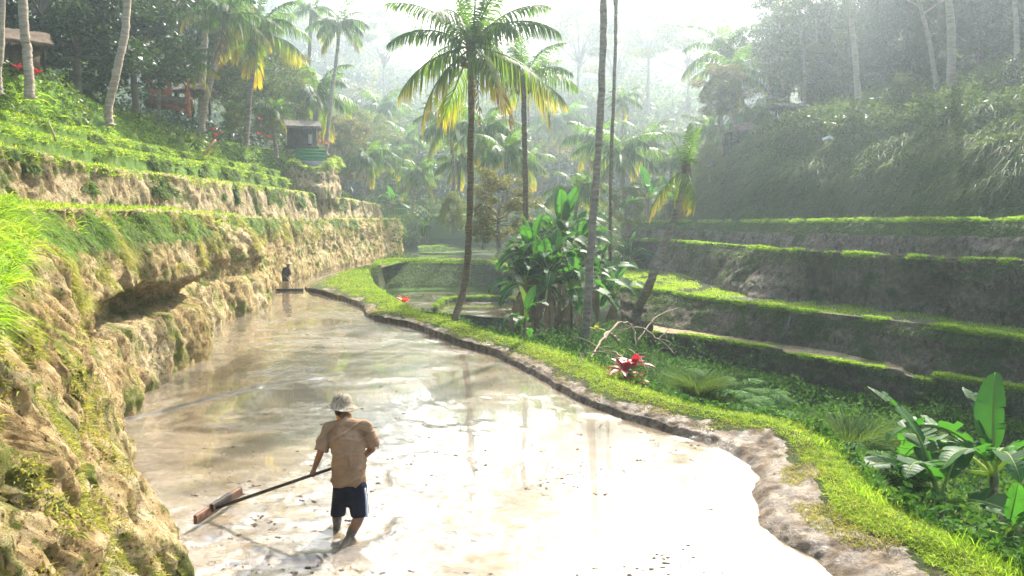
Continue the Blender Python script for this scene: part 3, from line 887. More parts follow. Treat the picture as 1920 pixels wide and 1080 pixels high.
mud = mud + sm(.28, .5, sc_) * sm(3.4, .6, rr) * 1.1 + sm(.34, .5, fbm(p * np.array((1.6, 6, 1)) + 8, 4, .7)) * band * .9
Zw += mud * (fbm(p * np.array((4.5, 6.5, 1)), 4, .65) * .030 + .003)
Wt[..., 2] = Zw
grid_obj('paddy_water', Wt, MAT['paddy'], 'flooded near paddy of pale brown muddy water', 'paddy', attrs={'mud': mud.ravel()})
# small clods standing out of the water
nC = 420
pts = []
while len(pts) < nC:
    px, py = rng.uniform(380, 1350), 1080 - 480 * rng.random() ** 1.2
    q = on(px, py)
    xr_ = np.interp(q[1], br[:, 1], br[:, 0]); xl_ = np.interp(q[1], xl[:, 1], xl[:, 0]) + 1.1
    if xl_ < q[0] < xr_ - .1 and fbm(q[None] * .5 + 3, 3)[0] > -.15: pts.append(q)
pts = np.array(pts)
g = Geo()
pts = np.concatenate([pts + rng.normal(size=pts.shape) * np.array((.18, .10, 0)) * k for k in (0, 1, 1)])
ico = np.array([(1,0,0),(-1,0,0),(0,1,0),(0,-1,0),(0,0,1),(0,0,-1)], float)
icf = np.array([(0,2,4),(2,1,4),(1,3,4),(3,0,4),(2,0,5),(1,2,5),(3,1,5),(0,3,5)])
for q in pts:
    s = .006 + .024 * rng.random() ** 3
    for _ in range(2):
        d_ = unit(rng.normal(size=(8, 3))); d_ = np.concatenate([ico * .7, d_])
        o_ = rng.normal(size=3) * np.array((1, 1, 0)) * s
        g.add(q + o_ + ico * s * rng.uniform(.4, 1.4, (6, 3)) * np.array((1.3, 1.0, .45)), icf)
tag(g.build('mud_clods', MAT['mud']), 'small dark clods of mud dotting the flooded paddy', 'mud clods', None, 'stuff')

# ---- lower paddies beyond the dyke
def simple_riser(name, label, toppx, botpx, zt, zb, mat, cat='terrace', back=2.0, cols=260, grassn=14000, gl=.2, amp=.12, gm='grass_lush', gm2='grass_shade'):
    t = np.array([on(x, y, zt) for x, y in toppx]); b = np.array([on(x, y, zb) for x, y in botpx])
    d = unit(t * np.array((1, 1, 0)))
    G = loft([b - np.array((0, 0, .6)), b, t - np.array((0, 0, .08)), t + d * .15, t + d * back - np.array((0, 0, .25))], [2, 14, 2, 6], cols)
    w = np.interp(np.arange(G.shape[0]), [0, 2, 14, 17, 25], [.4, 1, 1, .3, .2])[:, None] * np.ones((1, cols))
    G = riser_disp(G, w, amp, .05, zt + 9, .08)
    grid_obj(name, G, MAT[mat], label, cat)
    grass_on(name + '_grass', G, grassn, MAT[gm], 'grass on the rim of the ' + label.split(' with ')[0], wall_w(14, 22), L=gl, W=.014, droop=.4, up=.65)
    grass_on(name + '_cover', G, grassn * 2, MAT[gm2], 'green cover on the riser of the ' + label.split(' with ')[0], wall_w(4, 16), L=gl, W=.016, droop=.9, up=.2)  # riser's own shade painted in by the darker grass
    return G
simple_riser('grassy_riser', 'dark green curved riser behind the lower paddy', [(706,497),(712,489),(760,486),(830,486),(900,488),(935,493),(960,505)], [(700,560),(716,552),(765,547),(830,546),(900,546),(945,548),(962,553)], .15, -2.2, 'hill_green', gl=.25, back=1.0)
simple_riser('middle_bund', 'grass topped bund with a dark riser in front of the lower paddy', [(815,575),(835,560),(880,557),(930,557),(975,562),(1010,580)], [(812,596),(835,592),(880,590),(930,592),(975,596),(1010,600)], -1.9, -3.2, 'soil_plain', back=1.0, gl=.22)
simple_riser('small_bund', 'small dark bund beside the leaning palm base', [(845,605),(880,600),(920,602),(960,608),(1000,615)], [(845,628),(880,627),(920,630),(960,635),(1000,640)], -2.6, -3.6, 'soil_plain', back=3.0, gl=.22, cols=180, grassn=8000)
simple_riser('valley_terrace', 'small far terrace with a dark riser beyond the ochre wall', [(760,420),(800,418),(850,417),(905,416)], [(760,447),(800,448),(850,447),(905,446)], 3.0, .8, 'soil_terrace', back=3.0, gl=.3, cols=180, grassn=6000)
simple_riser('valley_terrace.001', 'low far bund on the pale strip of water in the valley', [(785,463),(830,460),(880,459),(930,460)], [(785,474),(830,474),(880,472),(930,472)], .6, .05, 'hill_green', back=2.0, gl=.25, cols=150, grassn=7000)
for i, (y, Y, zt, a, b) in enumerate(((405, 92, 0, 700, 1000), (392, 99, 0, 690, 1200), (378, 106, 0, 700, 1210), (364, 113, 0, 740, 1215), (351, 120, 0, 760, 1190))):
    t = np.array([at(x, y + 1.5 * math.sin(x * .02 + i), Y + 2.5 * math.sin(x * .012 + i * 2)) for x in np.linspace(a, b, 9)])
    bt = t.copy(); bt[:, 1] -= .4; bt[:, 2] -= 1.3
    bk = t.copy(); bk[:, 1] += 6.5
    G = loft([bt - np.array((0, 0, 1.5)), bt, t, bk], [2, 6, 5], 160)
    G = riser_disp(G, np.ones(G.shape[:2]) * .8, .2, .08, i * 3., 0)
    grid_obj('far_terrace' + ('' if i == 0 else '.%03d' % i), G, MAT['hill_green'], ['nearest', 'second', 'middle', 'fourth', 'highest'][i] + ' hazy terrace step across the back of the valley', 'terrace')
    grass_on('far_terrace_grass' + ('' if i == 0 else '.%03d' % i), G, 3500, MAT['grass_lush'], 'pale grass line on the ' + ['nearest', 'second', 'middle', 'fourth', 'highest'][i] + ' hazy far terrace', wall_w(6, 11), L=.35, W=.014, segs=1)
# water of the lower paddy and the far strip
def flat_sheet(name, label, px, z, mat, n=24):
    L_, R__ = px
    A = np.array([on(x, y, z) for x, y in L_]); B = np.array([on(x, y, z) for x, y in R__])
    G = loft([A, (A * 2 + B) / 3, (A + 2 * B) / 3, B], [n, n, n], 80)
    m = sm(-.1, .4, fbm(G * np.array((.5, .8, 1)), 4))
    G[..., 2] += m * fbm(G * 2.0, 3) * .03
    grid_obj(name, G, MAT[mat], label, 'paddy', attrs={'mud': m.ravel()})
    return G
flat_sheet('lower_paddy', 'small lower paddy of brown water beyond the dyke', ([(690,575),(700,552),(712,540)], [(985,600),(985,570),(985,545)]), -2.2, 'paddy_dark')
GL = flat_sheet('lowest_paddy', 'dry pale floor of the lowest small plot beside the palm', ([(820,606),(820,596),(820,586)], [(1010,612),(1010,600),(1010,588)]), -3.2, 'floor_wet')


# ================================================================== PLANTS
def frond_mesh(name, a0, droop, hang, mat, age=0.0, age_t=0.0, nl=44, seed=0, wid=.25, ragged=.0, curl=0.0):
    """Unit-length feather frond leaving the crown along +X."""
    r = np.random.default_rng(seed)
    n = 26
    t = np.linspace(0, 1, n)
    th = math.radians(a0) - math.radians(droop) * t ** 1.25
    st = 1.0 / (n - 1)
    x = np.concatenate([[0], np.cumsum(np.cos(th[:-1]) * st)])
    z = np.concatenate([[0], np.cumsum(np.sin(th[:-1]) * st)])
    y = curl * t ** 2
    C_ = np.stack([x, y, z], -1)
    g = Geo()
    tube(g, C_, np.linspace(.013, .003, n), 4, side_vec=(0, 1, 0))
    ages = [np.full(g.n, age * .5)]
    tl = np.repeat(np.linspace(.10, .995, nl), 2) + r.uniform(-.004, .004, nl * 2)
    tl = np.clip(tl, 0, .999)
    side = np.tile([1., -1.], nl)
    keep = r.random(nl * 2) > ragged
    tl, side = tl[keep], side[keep]
    m = len(tl)
    P = np.stack([np.interp(tl, t, C_[:, k]) for k in range(3)], -1)
    T = unit(np.stack([np.interp(tl, t, np.gradient(C_[:, k])) for k in range(3)], -1))
    Sd = unit(np.cross(T, np.array((0, 0, 1.0)) * np.ones((m, 1)))) * side[:, None]
    Ln = wid * np.clip(np.sin(math.pi * (tl * .80 + .14)), .05, 1) ** .7 * r.uniform(.8, 1.15, m)
    D = unit(Sd * 1.0 + T * (.35 + .9 * tl[:, None] ** 2) + np.array((0, 0, -hang * .8)) + r.normal(size=(m, 3)) * .09)
    W = np.full((m, 1), .0095 if nl > 30 else .017)
    S = unit(T - (T * D).sum(-1, keepdims=True) * D) * W
    dn = np.array((0, 0, -1.0))
    M = P + D * (Ln * .5)[:, None]
    E = P + D * (Ln * .85)[:, None] + dn * (Ln * hang * .75)[:, None]
    V = np.stack([P - S * .6, P + S * .6, M + S, M - S, E], 1).reshape(-1, 3)
    i = np.arange(m)[:, None] * 5
    g.add(V, np.concatenate([i + np.array([[3, 2, 4]])]), i + np.array([[0, 1, 2, 3]]))
    ag = np.stack([age + age_t * tl + a_ for a_ in (0 * tl, 0 * tl, .18 + 0 * tl, .18 + 0 * tl, .45 + 0 * tl)], 1).ravel()
    ages.append(ag)
    return np_mesh(name, np.concatenate(g.V), [np.concatenate(g.F3), np.concatenate(g.F4)], mat, True, {'age': np.concatenate(ages)})

FR = {
 'spear': [frond_mesh('frond', 84, 22, .25, MAT['frond'], seed=1, wid=.2), frond_mesh('frond', 78, 40, .3, MAT['frond'], seed=2, wid=.24)],
 'up': [frond_mesh('frond', 62, 75, .5, MAT['frond'], 0, .1, seed=3, curl=.05), frond_mesh('frond', 55, 62, .6, MAT['frond'], 0, .15, seed=4, curl=-.06)],
 'mid': [frond_mesh('frond', 34, 78, .8, MAT['frond'], .0, .15, seed=5, curl=.08), frond_mesh('frond', 24, 66, .9, MAT['frond'], .0, .2, seed=6, curl=-.05), frond_mesh('frond', 40, 95, .9, MAT['frond'], 0, .15, seed=16)],
 'low': [frond_mesh('frond', 4, 62, 1.1, MAT['frond_yellow'], .0, .45, seed=7, ragged=.12), frond_mesh('frond', -12, 55, 1.2, MAT['frond_yellow'], .0, .42, seed=8, ragged=.18, curl=.06)],
 'hang': [frond_mesh('frond', -38, 48, 1.0, MAT['frond_yellow'], .1, .6, seed=9, ragged=.25), frond_mesh('frond', -58, 30, .8, MAT['frond_dry'], .3, .3, seed=10, ragged=.4)],
 'dry': [frond_mesh('frond', -74, 14, .45, MAT['frond_dry'], .3, .3, seed=11, ragged=.5, wid=.16), frond_mesh('frond', -80, 8, .4, MAT['frond_dry'], .2, .3, seed=12, ragged=.6, wid=.12)],
}
FAR = {k: [frond_mesh('frond', a, d, h, MAT[m], ag, agt, nl=24, seed=i + 20, wid=.30) for i, (a, d, h) in enumerate(v)] for k, m, ag, agt, v in (
    ('up', 'frond', 0, .1, ((66, 75, .4), (55, 70, .5))), ('mid', 'frond', 0, .12, ((34, 80, .7), (20, 70, .8))),
    ('low', 'frond', .0, .35, ((-4, 60, 1.0),)), ('hang', 'frond_yellow', .1, .4, ((-45, 40, .9),)))}
FAR['spear'] = FAR['up']; FAR['dry'] = FAR['hang']
coco_geo = Geo()
uu, vv = np.meshgrid(np.linspace(0, 2 * math.pi, 9)[:-1], np.linspace(.05, math.pi - .05, 6))
coco_geo.add(np.stack([np.cos(uu) * np.sin(vv), np.sin(uu) * np.sin(vv), 1.2 * np.cos(vv)], -1).reshape(-1, 3), None, grid_faces(6, 8, True))
COCO = coco_geo.mesh('coconut', MAT['coconut'])

PALM_GROUP = 'coconut palms standing in and around the valley'
def trunk_geo(path, r0, r1, rings=True, sides=10, n=40):
    g = Geo()
    c = curve(path, n)
    rad = np.linspace(r0, r1, n)
    rad[:3] *= np.array((1.45, 1.2, 1.07))
    if rings: rad = rad * (1 + .05 * np.sin(np.arange(n) * 2.4)) 
    rad = rad * (1 + .04 * rng.uniform(-1, 1, n))
    c = c + np.concatenate([np.zeros((1, 3)), rng.normal(size=(n - 1, 3)) * r0 * .05])
    tube(g, c, rad, sides, rough=.06)
    return g, c
def palm(label, path, flen, counts, r0=.15, r1=.1, bark='bark_dark', far=False, seed=0, coconuts=0, cat='palm tree', group=PALM_GROUP, name='coconut_palm', zs=1.0):
    """path: world points from foot to crown. counts: (spear, up, mid, low, hang, dry)."""
    r = random.Random(seed)
    path = np.asarray(path, float)
    t = empty(name, tuple(path[0]))
    loc = path - path[0]
    g, c = trunk_geo(np.concatenate([[loc[0] - np.array((0, 0, .7))], loc]), r0, r1, True, 8 if far else 12, 24 if far else 60)
    g.build('trunk', MAT[bark], t)
    top = loc[-1]
    lib = FAR if far else FR
    for k, cnt in zip(('spear', 'up', 'mid', 'low', 'hang', 'dry'), counts):
        a0 = r.uniform(0, 6.28)
        for i in range(cnt):
            a = a0 + 6.283 * i / max(cnt, 1) + r.uniform(-.35, .35)
            s = flen * r.uniform(.82, 1.1) * (.8 if k in ('spear', 'dry') else 1)
            me = r.choice(lib[k])
            link('frond', me, t, tuple(top + np.array((math.cos(a) * r1 * .6, math.sin(a) * r1 * .6, r.uniform(-.1, .1) * flen * .3))), (r.uniform(-.25, .25), r.uniform(-.08, .08), a), (s, s, s * zs))
    if not far:
        # fibrous crown base
        cg = Geo()
        tube(cg, np.array([top - np.array((0, 0, .5)), top - np.array((0, 0, .2)), top + np.array((0, 0, .15)), top + np.array((0, 0, .5))]), [r1 * 1.05, r1 * 1.7, r1 * 1.4, r1 * .5], 10, rough=.2)
        cg.build('crown_shaft', MAT['bark_dark'], t)
    for i in range(coconuts):
        a = r.uniform(0, 6.28)
        link('coconut', COCO, t, tuple(top + np.array((math.cos(a) * .3, math.sin(a) * .3, -.30 - r.random() * .28))), (r.random(), r.random(), a), (.11, .11, .11))
    tag(t, label, cat, group)
    return t

STD = (2, 6, 8, 5, 2, 1)
# the two palms in the middle
palm('coconut palm with yellow drooping frond tips and a curved foot on the dyke', [on(850, 612, .1), at(872, 530, 24.2), at(880, 420, 24.4), at(883, 260, 24.5), at(884, 88, 24.5)], 3.05, (3, 6, 6, 4, 2, 2), .125, .10, seed=3, coconuts=8)
palm('dark trunked coconut palm standing just behind the sunlit yellow tipped palm', [at(986, 430, 34), at(985, 330, 34), at(983, 250, 34), at(982, 150, 34)], 2.8, (2, 5, 6, 3, 1, 2), .14, .11, seed=8, coconuts=3)
# tall trunks running out of the frame
palm('tall pale palm trunk rising from the banana clump out of the frame', [on(1097, 668, -1.1), at(1106, 500, 24.2), at(1120, 300, 24.4), at(1130, 100, 24.6), at(1132, -130, 24.8)], 3.2, (2, 6, 7, 4, 0, 0), .155, .10, 'bark', seed=5)
palm('very thin palm beside the tall pale trunk with a hanging leaf tuft', [at(1144, 470, 34), at(1146, 300, 34), at(1153, 120, 34), at(1155, -8, 34)], 1.5, (2, 6, 0, 0, 0, 0), .09, .07, 'bark_dark', seed=6)
for k in range(7):
    pass
t = palm('leaning ragged palm between the banana clump and the right terraces', [on(1186, 600, -.9), at(1215, 540, 28.5), at(1248, 450, 28.2), at(1278, 370, 28.2), at(1286, 318, 28.2)], 2.4, (3, 1, 0, 2, 1, 2), .20, .12, 'bark', seed=14, name='leaning_palm')
for k, (a, s) in enumerate(((2.9, 2.3), (3.4, 1.9), (.3, 1.6))):
    pass
# left hillside palms
palm('slanting pale palm trunk rising from the mown slope out of the frame', [at(204, 198, 27), at(222, 120, 27), at(238, 20, 27.3), at(254, -330, 27.5)], 3.2, (2, 6, 7, 5, 2, 0), .15, .12, 'bark_pale', seed=21)
palm('crooked whitish palm trunk beside the thatched roof at the left edge', [at(54, 140, 23), at(50, 90, 23.1), at(44, 30, 23), at(32, -330, 23)], 3.0, (2, 6, 7, 5, 0, 0), .14, .12, 'bark_pale', seed=22)
palm('thin palm cut by the left edge of the picture', [at(-4, 130, 22), at(2, 60, 22), at(8, -330, 22)], 3.0, (2, 6, 7, 5, 0, 0), .10, .09, 'bark_pale', seed=23)
palm('leaning coconut palm rising over the orange pavilion with a high crown', [at(380, 222, 40), at(398, 140, 40), at(415, 75, 40.3), at(425, 28, 40.5)], 3.0, (2, 5, 6, 4, 2, 0), .17, .12, 'bark_pale', seed=24)
palm('broad crowned coconut palm left of the green fenced hut', [at(462, 250, 44), at(468, 180, 44), at(476, 110, 44), at(480, 62, 44)], 3.1, (2, 5, 7, 5, 2, 0), .17, .13, 'bark', seed=25)
palm('second crown above the pavilion, stout pale trunk', [at(378, 205, 46), at(380, 120, 46), at(386, 40, 46), at(388, -10, 46)], 3.2, (2, 5, 6, 4, 1, 0), .24, .17, 'bark_pale', seed=26)
palm('short bushy palm in front of the pavilion', [at(352, 190, 39), at(350, 160, 39), at(348, 118, 39)], 1.9, (2, 5, 5, 3, 1, 0), .13, .10, 'wood_orange', seed=27)
palm('small palm with narrow fronds left of the pavilion', [at(298, 185, 37), at(299, 150, 37), at(300, 128, 37)], 1.5, (3, 6, 4, 1, 0, 0), .08, .06, 'bark', seed=28)
palm('far slender palm against the white sky, left of the pair', [at(578, 140, 78), at(581, 80, 78), at(583, 18, 78)], 3.1, (0, 4, 6, 3, 1, 0), .2, .15, 'bark_dark', True, seed=29)
palm('very tall slender palm with a small crown above the green fence', [at(612, 275, 60), at(622, 180, 60), at(632, 100, 60), at(637, 42, 60)], 2.7, (1, 4, 5, 4, 2, 0), .17, .12, 'bark_pale', True, seed=30)
palm('coconut palm with a wide drooping crown right behind the hut', [at(590, 265, 64), at(591, 220, 64), at(593, 172, 64)], 3.9, (1, 5, 7, 5, 3, 0), .25, .2, 'bark', True, seed=31)
VP = [  # px crown, py crown, py foot, Y, frond length, label
 (690, 293, 352, 72, 2.9, 'yellow green palm at the end of the left terraces'),
 (728, 292, 360, 80, 2.8, 'slim palm right of the yellow green palm by the left terraces'),
 (782, 322, 372, 76, 3.2, 'grey green palm in the middle of the valley floor'),
 (715, 200, 270, 110, 4.4, 'hazy palm on the forest edge high above the valley floor'),
 (840, 228, 330, 62, 3.4, 'bright palm crown seen just left of the sunlit palm trunk'),
 (912, 238, 372, 55, 3.3, 'shaded palm crown behind the sunlit palm trunk'),
 (945, 282, 372, 50, 2.9, 'dark low palm crown between the two middle trunks'),
 (862, 300, 400, 66, 2.6, 'yellowing low palm left of the sunlit trunk'),
 (1082, 352, 400, 52, 2.6, 'bright young palm behind the banana clump'),
 (1052, 222, 330, 105, 5.0, 'large bluish palm in the haze right of the middle palms'),
 (1165, 285, 400, 50, 3.1, 'arching palm right of the tall pale trunk'),
 (1112, 262, 380, 62, 3.0, 'feathery palm seen behind the tall pale trunk'),
 (1210, 262, 400, 64, 3.2, 'pale palm with white glinting fronds behind the leaning palm'),
 (1170, 185, 300, 75, 2.0, 'small fan crowned palm high behind the thin trunk'),
 (1355, 92, 236, 62, 3.8, 'tall hazy palm in the sun glow at the right forest edge'),
 (1372, 138, 238, 56, 3.0, 'lower golden palm in the sun glow beside the thatched shelter'),
 (1415, 215, 262, 60, 2.6, 'short yellow palm right of the thatched shelter'),
 (1330, 240, 300, 66, 2.8, 'short sunlit palm left of the thatched shelter'),
 (512, 205, 255, 52, 1.8, 'small palm among bushes above the hut'),
 (640, 250, 330, 84, 3.2, 'misty palm behind the tall slender trunk'),
 (758, 262, 350, 98, 3.6, 'distant palm over the central terraces'),
 (1260, 300, 400, 58, 2.6, 'drooping palm behind the crown of the leaning palm'),
 (985, 300, 380, 70, 2.8, 'yellow tipped palm right of the dark trunk'),
]
for k, (cx, cy, fy, Y, fl, lab) in enumerate(VP):
    r = random.Random(100 + k)
    a = at(cx + r.uniform(-12, 12), fy, Y); b = at(cx, cy, Y)
    a[2] -= .8
    yel = 'yellow' in lab or 'bright' in lab or 'golden' in lab
    palm(lab, [a, (a * .5 + b * .5) + np.array((r.uniform(-.2, .2), 0, 0)), b], fl, (1, 4 + k % 2, 6, 7 if yel else 3, 2 + (k % 2), 0), .15, .11, 'bark', True, seed=60 + k)

# ---- banana plants
def banana_leaf(name, L=1.0, W=.165, a0=60, droop=90, mat=None, seed=0, tear=.35, young=0.0, pet=.22):
    r = np.random.default_rng(seed)
    n, m = 22, 8
    t = np.linspace(0, 1, n)
    th = math.radians(a0) - math.radians(droop) * np.clip((t - .1) / .9, 0, 1) ** 1.4
    st = L / (n - 1)
    x = np.concatenate([[0], np.cumsum(np.cos(th[:-1]) * st)]); z = np.concatenate([[0], np.cumsum(np.sin(th[:-1]) * st)])
    C_ = np.stack([x, 0 * x, z], -1)
    T = unit(np.gradient(C_, axis=0)); Nn = np.stack([-T[:, 2], 0 * x, T[:, 0]], -1)
    g = Geo()
    tube(g, C_, np.interp(t, [0, pet, 1], [.022, .014, .003]) * L, 5, side_vec=(0, 1, 0))
    na = g.n
    tb = np.clip((t - pet) / (1 - pet), 0, 1)
    w = W * np.clip(np.sin(math.pi * np.clip(tb, 0, 1) ** .75), 0, 1) ** .55
    w[t < pet] = 0
    ii = np.where(t >= pet - 1e-6)[0]
    V, F4 = [], []
    cnt = 0
    for sgn in (1, -1):
        fold = np.radians(r.uniform(10, 30))
        # strips between tears
        k0 = ii[0]
        segs = []
        for k in ii[1:]:
            if r.random() < tear or k == ii[-1]:
                segs.append((k0, k)); k0 = k
        for a_, b_ in segs:
            dr = r.uniform(-.1, .5) * (1 if tear > .1 else .2)
            fw = r.uniform(-.02, .02)
            rows = []
            for k in range(a_, b_ + 1):
                e = (.96 if (k in (a_, b_) and tear > .1) else 1)
                for j in range(4):
                    s = j / 3
                    p_ = C_[k] + np.array((0, sgn, 0)) * w[k] * s * math.cos(fold + dr * s) * e + Nn[k] * w[k] * (s * math.sin(fold) - dr * s * s * .9) + T[k] * (fw * s + .10 * w[k] * s)
                    rows.append(p_)
            nr = b_ - a_ + 1
            V.append(np.array(rows)); F4.append(grid_faces(nr, 4) + cnt); cnt += nr * 4
    V = np.concatenate(V); F4 = np.concatenate(F4)
    g.add(V, None, F4)
    age = np.concatenate([np.full(na, .9), np.full(len(V), young)])
    return np_mesh(name, np.concatenate(g.V), [np.concatenate(g.F3), np.concatenate(g.F4)], mat, True, {'age': age})
BL = {
 'up': [banana_leaf('leaf', a0=82, droop=30, mat=MAT['banana'], seed=1, tear=.3), banana_leaf('leaf', a0=76, droop=55, mat=MAT['banana'], seed=2, tear=.45)],
 'arch': [banana_leaf('leaf', a0=62, droop=105, mat=MAT['banana'], seed=3, tear=.55), banana_leaf('leaf', a0=55, droop=120, mat=MAT['banana'], seed=4, tear=.7), banana_leaf('leaf', a0=48, droop=95, mat=MAT['banana'], seed=5, tear=.4)],
 'droop': [banana_leaf('leaf', a0=25, droop=110, mat=MAT['banana'], seed=6, tear=.6), banana_leaf('leaf', a0=5, droop=85, mat=MAT['banana'], seed=7, tear=.6)],
 'dry': [banana_leaf('leaf', a0=-50, droop=45, mat=MAT['banana_dry'], seed=8, tear=.7, W=.12), banana_leaf('leaf', a0=-65, droop=25, mat=MAT['banana_dry'], seed=9, tear=.8, W=.09)],
 'young': [banana_leaf('leaf', a0=80, droop=22, mat=MAT['banana_young'], seed=10, tear=.0, W=.15, young=.2)],
}
BG = 'banana plants growing beside the terraces'
def banana(label, base, h, ll, counts=(2, 4, 2, 2, 0), seed=0, r0=.11, lean=(0, 0), az=None):
    r = random.Random(seed)
    t = empty('banana_plant', tuple(base))
    top = np.array((lean[0], lean[1], h))
    g = Geo()
    n = 16
    c = curve([(0, 0, -.2), (lean[0] * .2, lean[1] * .2, h * .5), tuple(top)], n)
    tube(g, c, np.linspace(r0, r0 * .55, n), 9, rough=.08)
    g.build('stem', MAT['banana_stem'], t)
    ia = 0
    for k, cnt in zip(('up', 'arch', 'droop', 'dry', 'young'), counts):
        a0 = r.uniform(0, 6.28)
        for i in range(cnt):
            a = a0 + 6.283 * i / max(cnt, 1) + r.uniform(-.4, .4)
            if az: a = az[ia % len(az)]; ia += 1
            s = ll * r.uniform(.8, 1.12)
            z = h - (r.uniform(0, .12) if k != 'dry' else r.uniform(.2, .6)) * h * .5
            link('leaf', r.choice(BL[k]), t, (top[0] * z / h, top[1] * z / h, z), (r.uniform(-.3, .3), 0, a), (s, s, s))
    tag(t, label, 'banana plant', BG)
    return t
def bpos(px, py, z): return on(px, py, z)
BC = [ # px, foot py, z, height, leaf length, label, counts
 (985, 640, -1.0, 2.13, 1.63, 'leftmost tall stem of the central banana clump', (4, 8, 5, 5, 0)),
 (1002, 632, -1.0, 3.02, 2.02, 'tall banana plant with paddle leaves facing the paddy in the clump', (5, 8, 4, 4, 0)),
 (1030, 640, -1.0, 2.46, 1.93, 'banana plant with dark leaves in the heart of the clump', (4, 9, 5, 6, 0)),
 (1048, 622, -1.1, 3.92, 2.22, 'highest banana plant of the central clump', (5, 9, 4, 4, 0)),
 (1070, 640, -1.0, 2.02, 1.83, 'low banana plant left of the tall pale trunk with hanging dry leaves', (3, 9, 6, 7, 0)),
 (1082, 615, -1.2, 3.36, 2.12, 'banana plant immediately left of the tall pale trunk', (4, 9, 5, 5, 0)),
 (1120, 618, -1.2, 2.24, 1.83, 'banana plant immediately right of the tall pale trunk', (4, 9, 5, 4, 0)),
 (1150, 610, -1.3, 1.34, 1.74, 'spreading banana plant at the right end of the clump', (3, 9, 5, 3, 0)),
 (1180, 560, -1.3, 2.24, 1.93, 'banana plant with long arched leaves by the corner of the right terraces', (3, 8, 4, 3, 0)),
]
for k, (px, py, z, h, ll, lab, cn) in enumerate(BC):
    banana(lab, bpos(px, py, z), h, ll, cn, 200 + k)
banana('young banana plant with one bright upright leaf on the dyke slope', bpos(978, 652, -.5), .55, 1.15, (0, 2, 1, 0, 0), 220, .05)
t = banana('bright yellow green banana shoot left of the clump', bpos(985, 640, -.35), .75, 1.25, (1, 1, 1, 0, 1), 221, .05)
# near right, below the dyke
banana('near banana plant with a broad torn leaf facing the dyke', (6.25, 10.6, -1.6), .95, 1.85, (1, 4, 3, 2, 0), 231, .09, az=[2.6, 1.4, 3.3, .9, 3.9, 5.2])
banana('near banana plant at the right edge of the picture', (7.3, 11.0, -1.6), 1.2, 1.85, (2, 4, 3, 1, 0), 232, .10, az=[1.9, .8, 3.0, 4.4, 5.5, 3.7])
banana('small near banana plant with a rounded green leaf low by the dyke grass', (6.3, 9.2, -1.1), .5, 1.05, (1, 2, 1, 0, 0), 235, .05, az=[4.0, 5.0, .4, 2.2])
banana('small banana plants growing at the end of the ochre wall', at(738, 402, 70), 1.0, 2.2, (1, 4, 2, 0, 0), 233, .1)
banana('banana plant on the valley floor left of the sunlit palm', at(800, 452, 60), 1.2, 2.0, (1, 4, 2, 0, 0), 234, .1)
banana('pale banana plant in the backlight left of the long grass bank', at(1215, 408, 46), 1.2, 2.0, (2, 4, 2, 0, 0), 236, .1)
banana('second pale banana plant in the backlight beside the leaning palm', at(1250, 408, 48), .9, 1.7, (2, 4, 2, 0, 0), 237, .1)

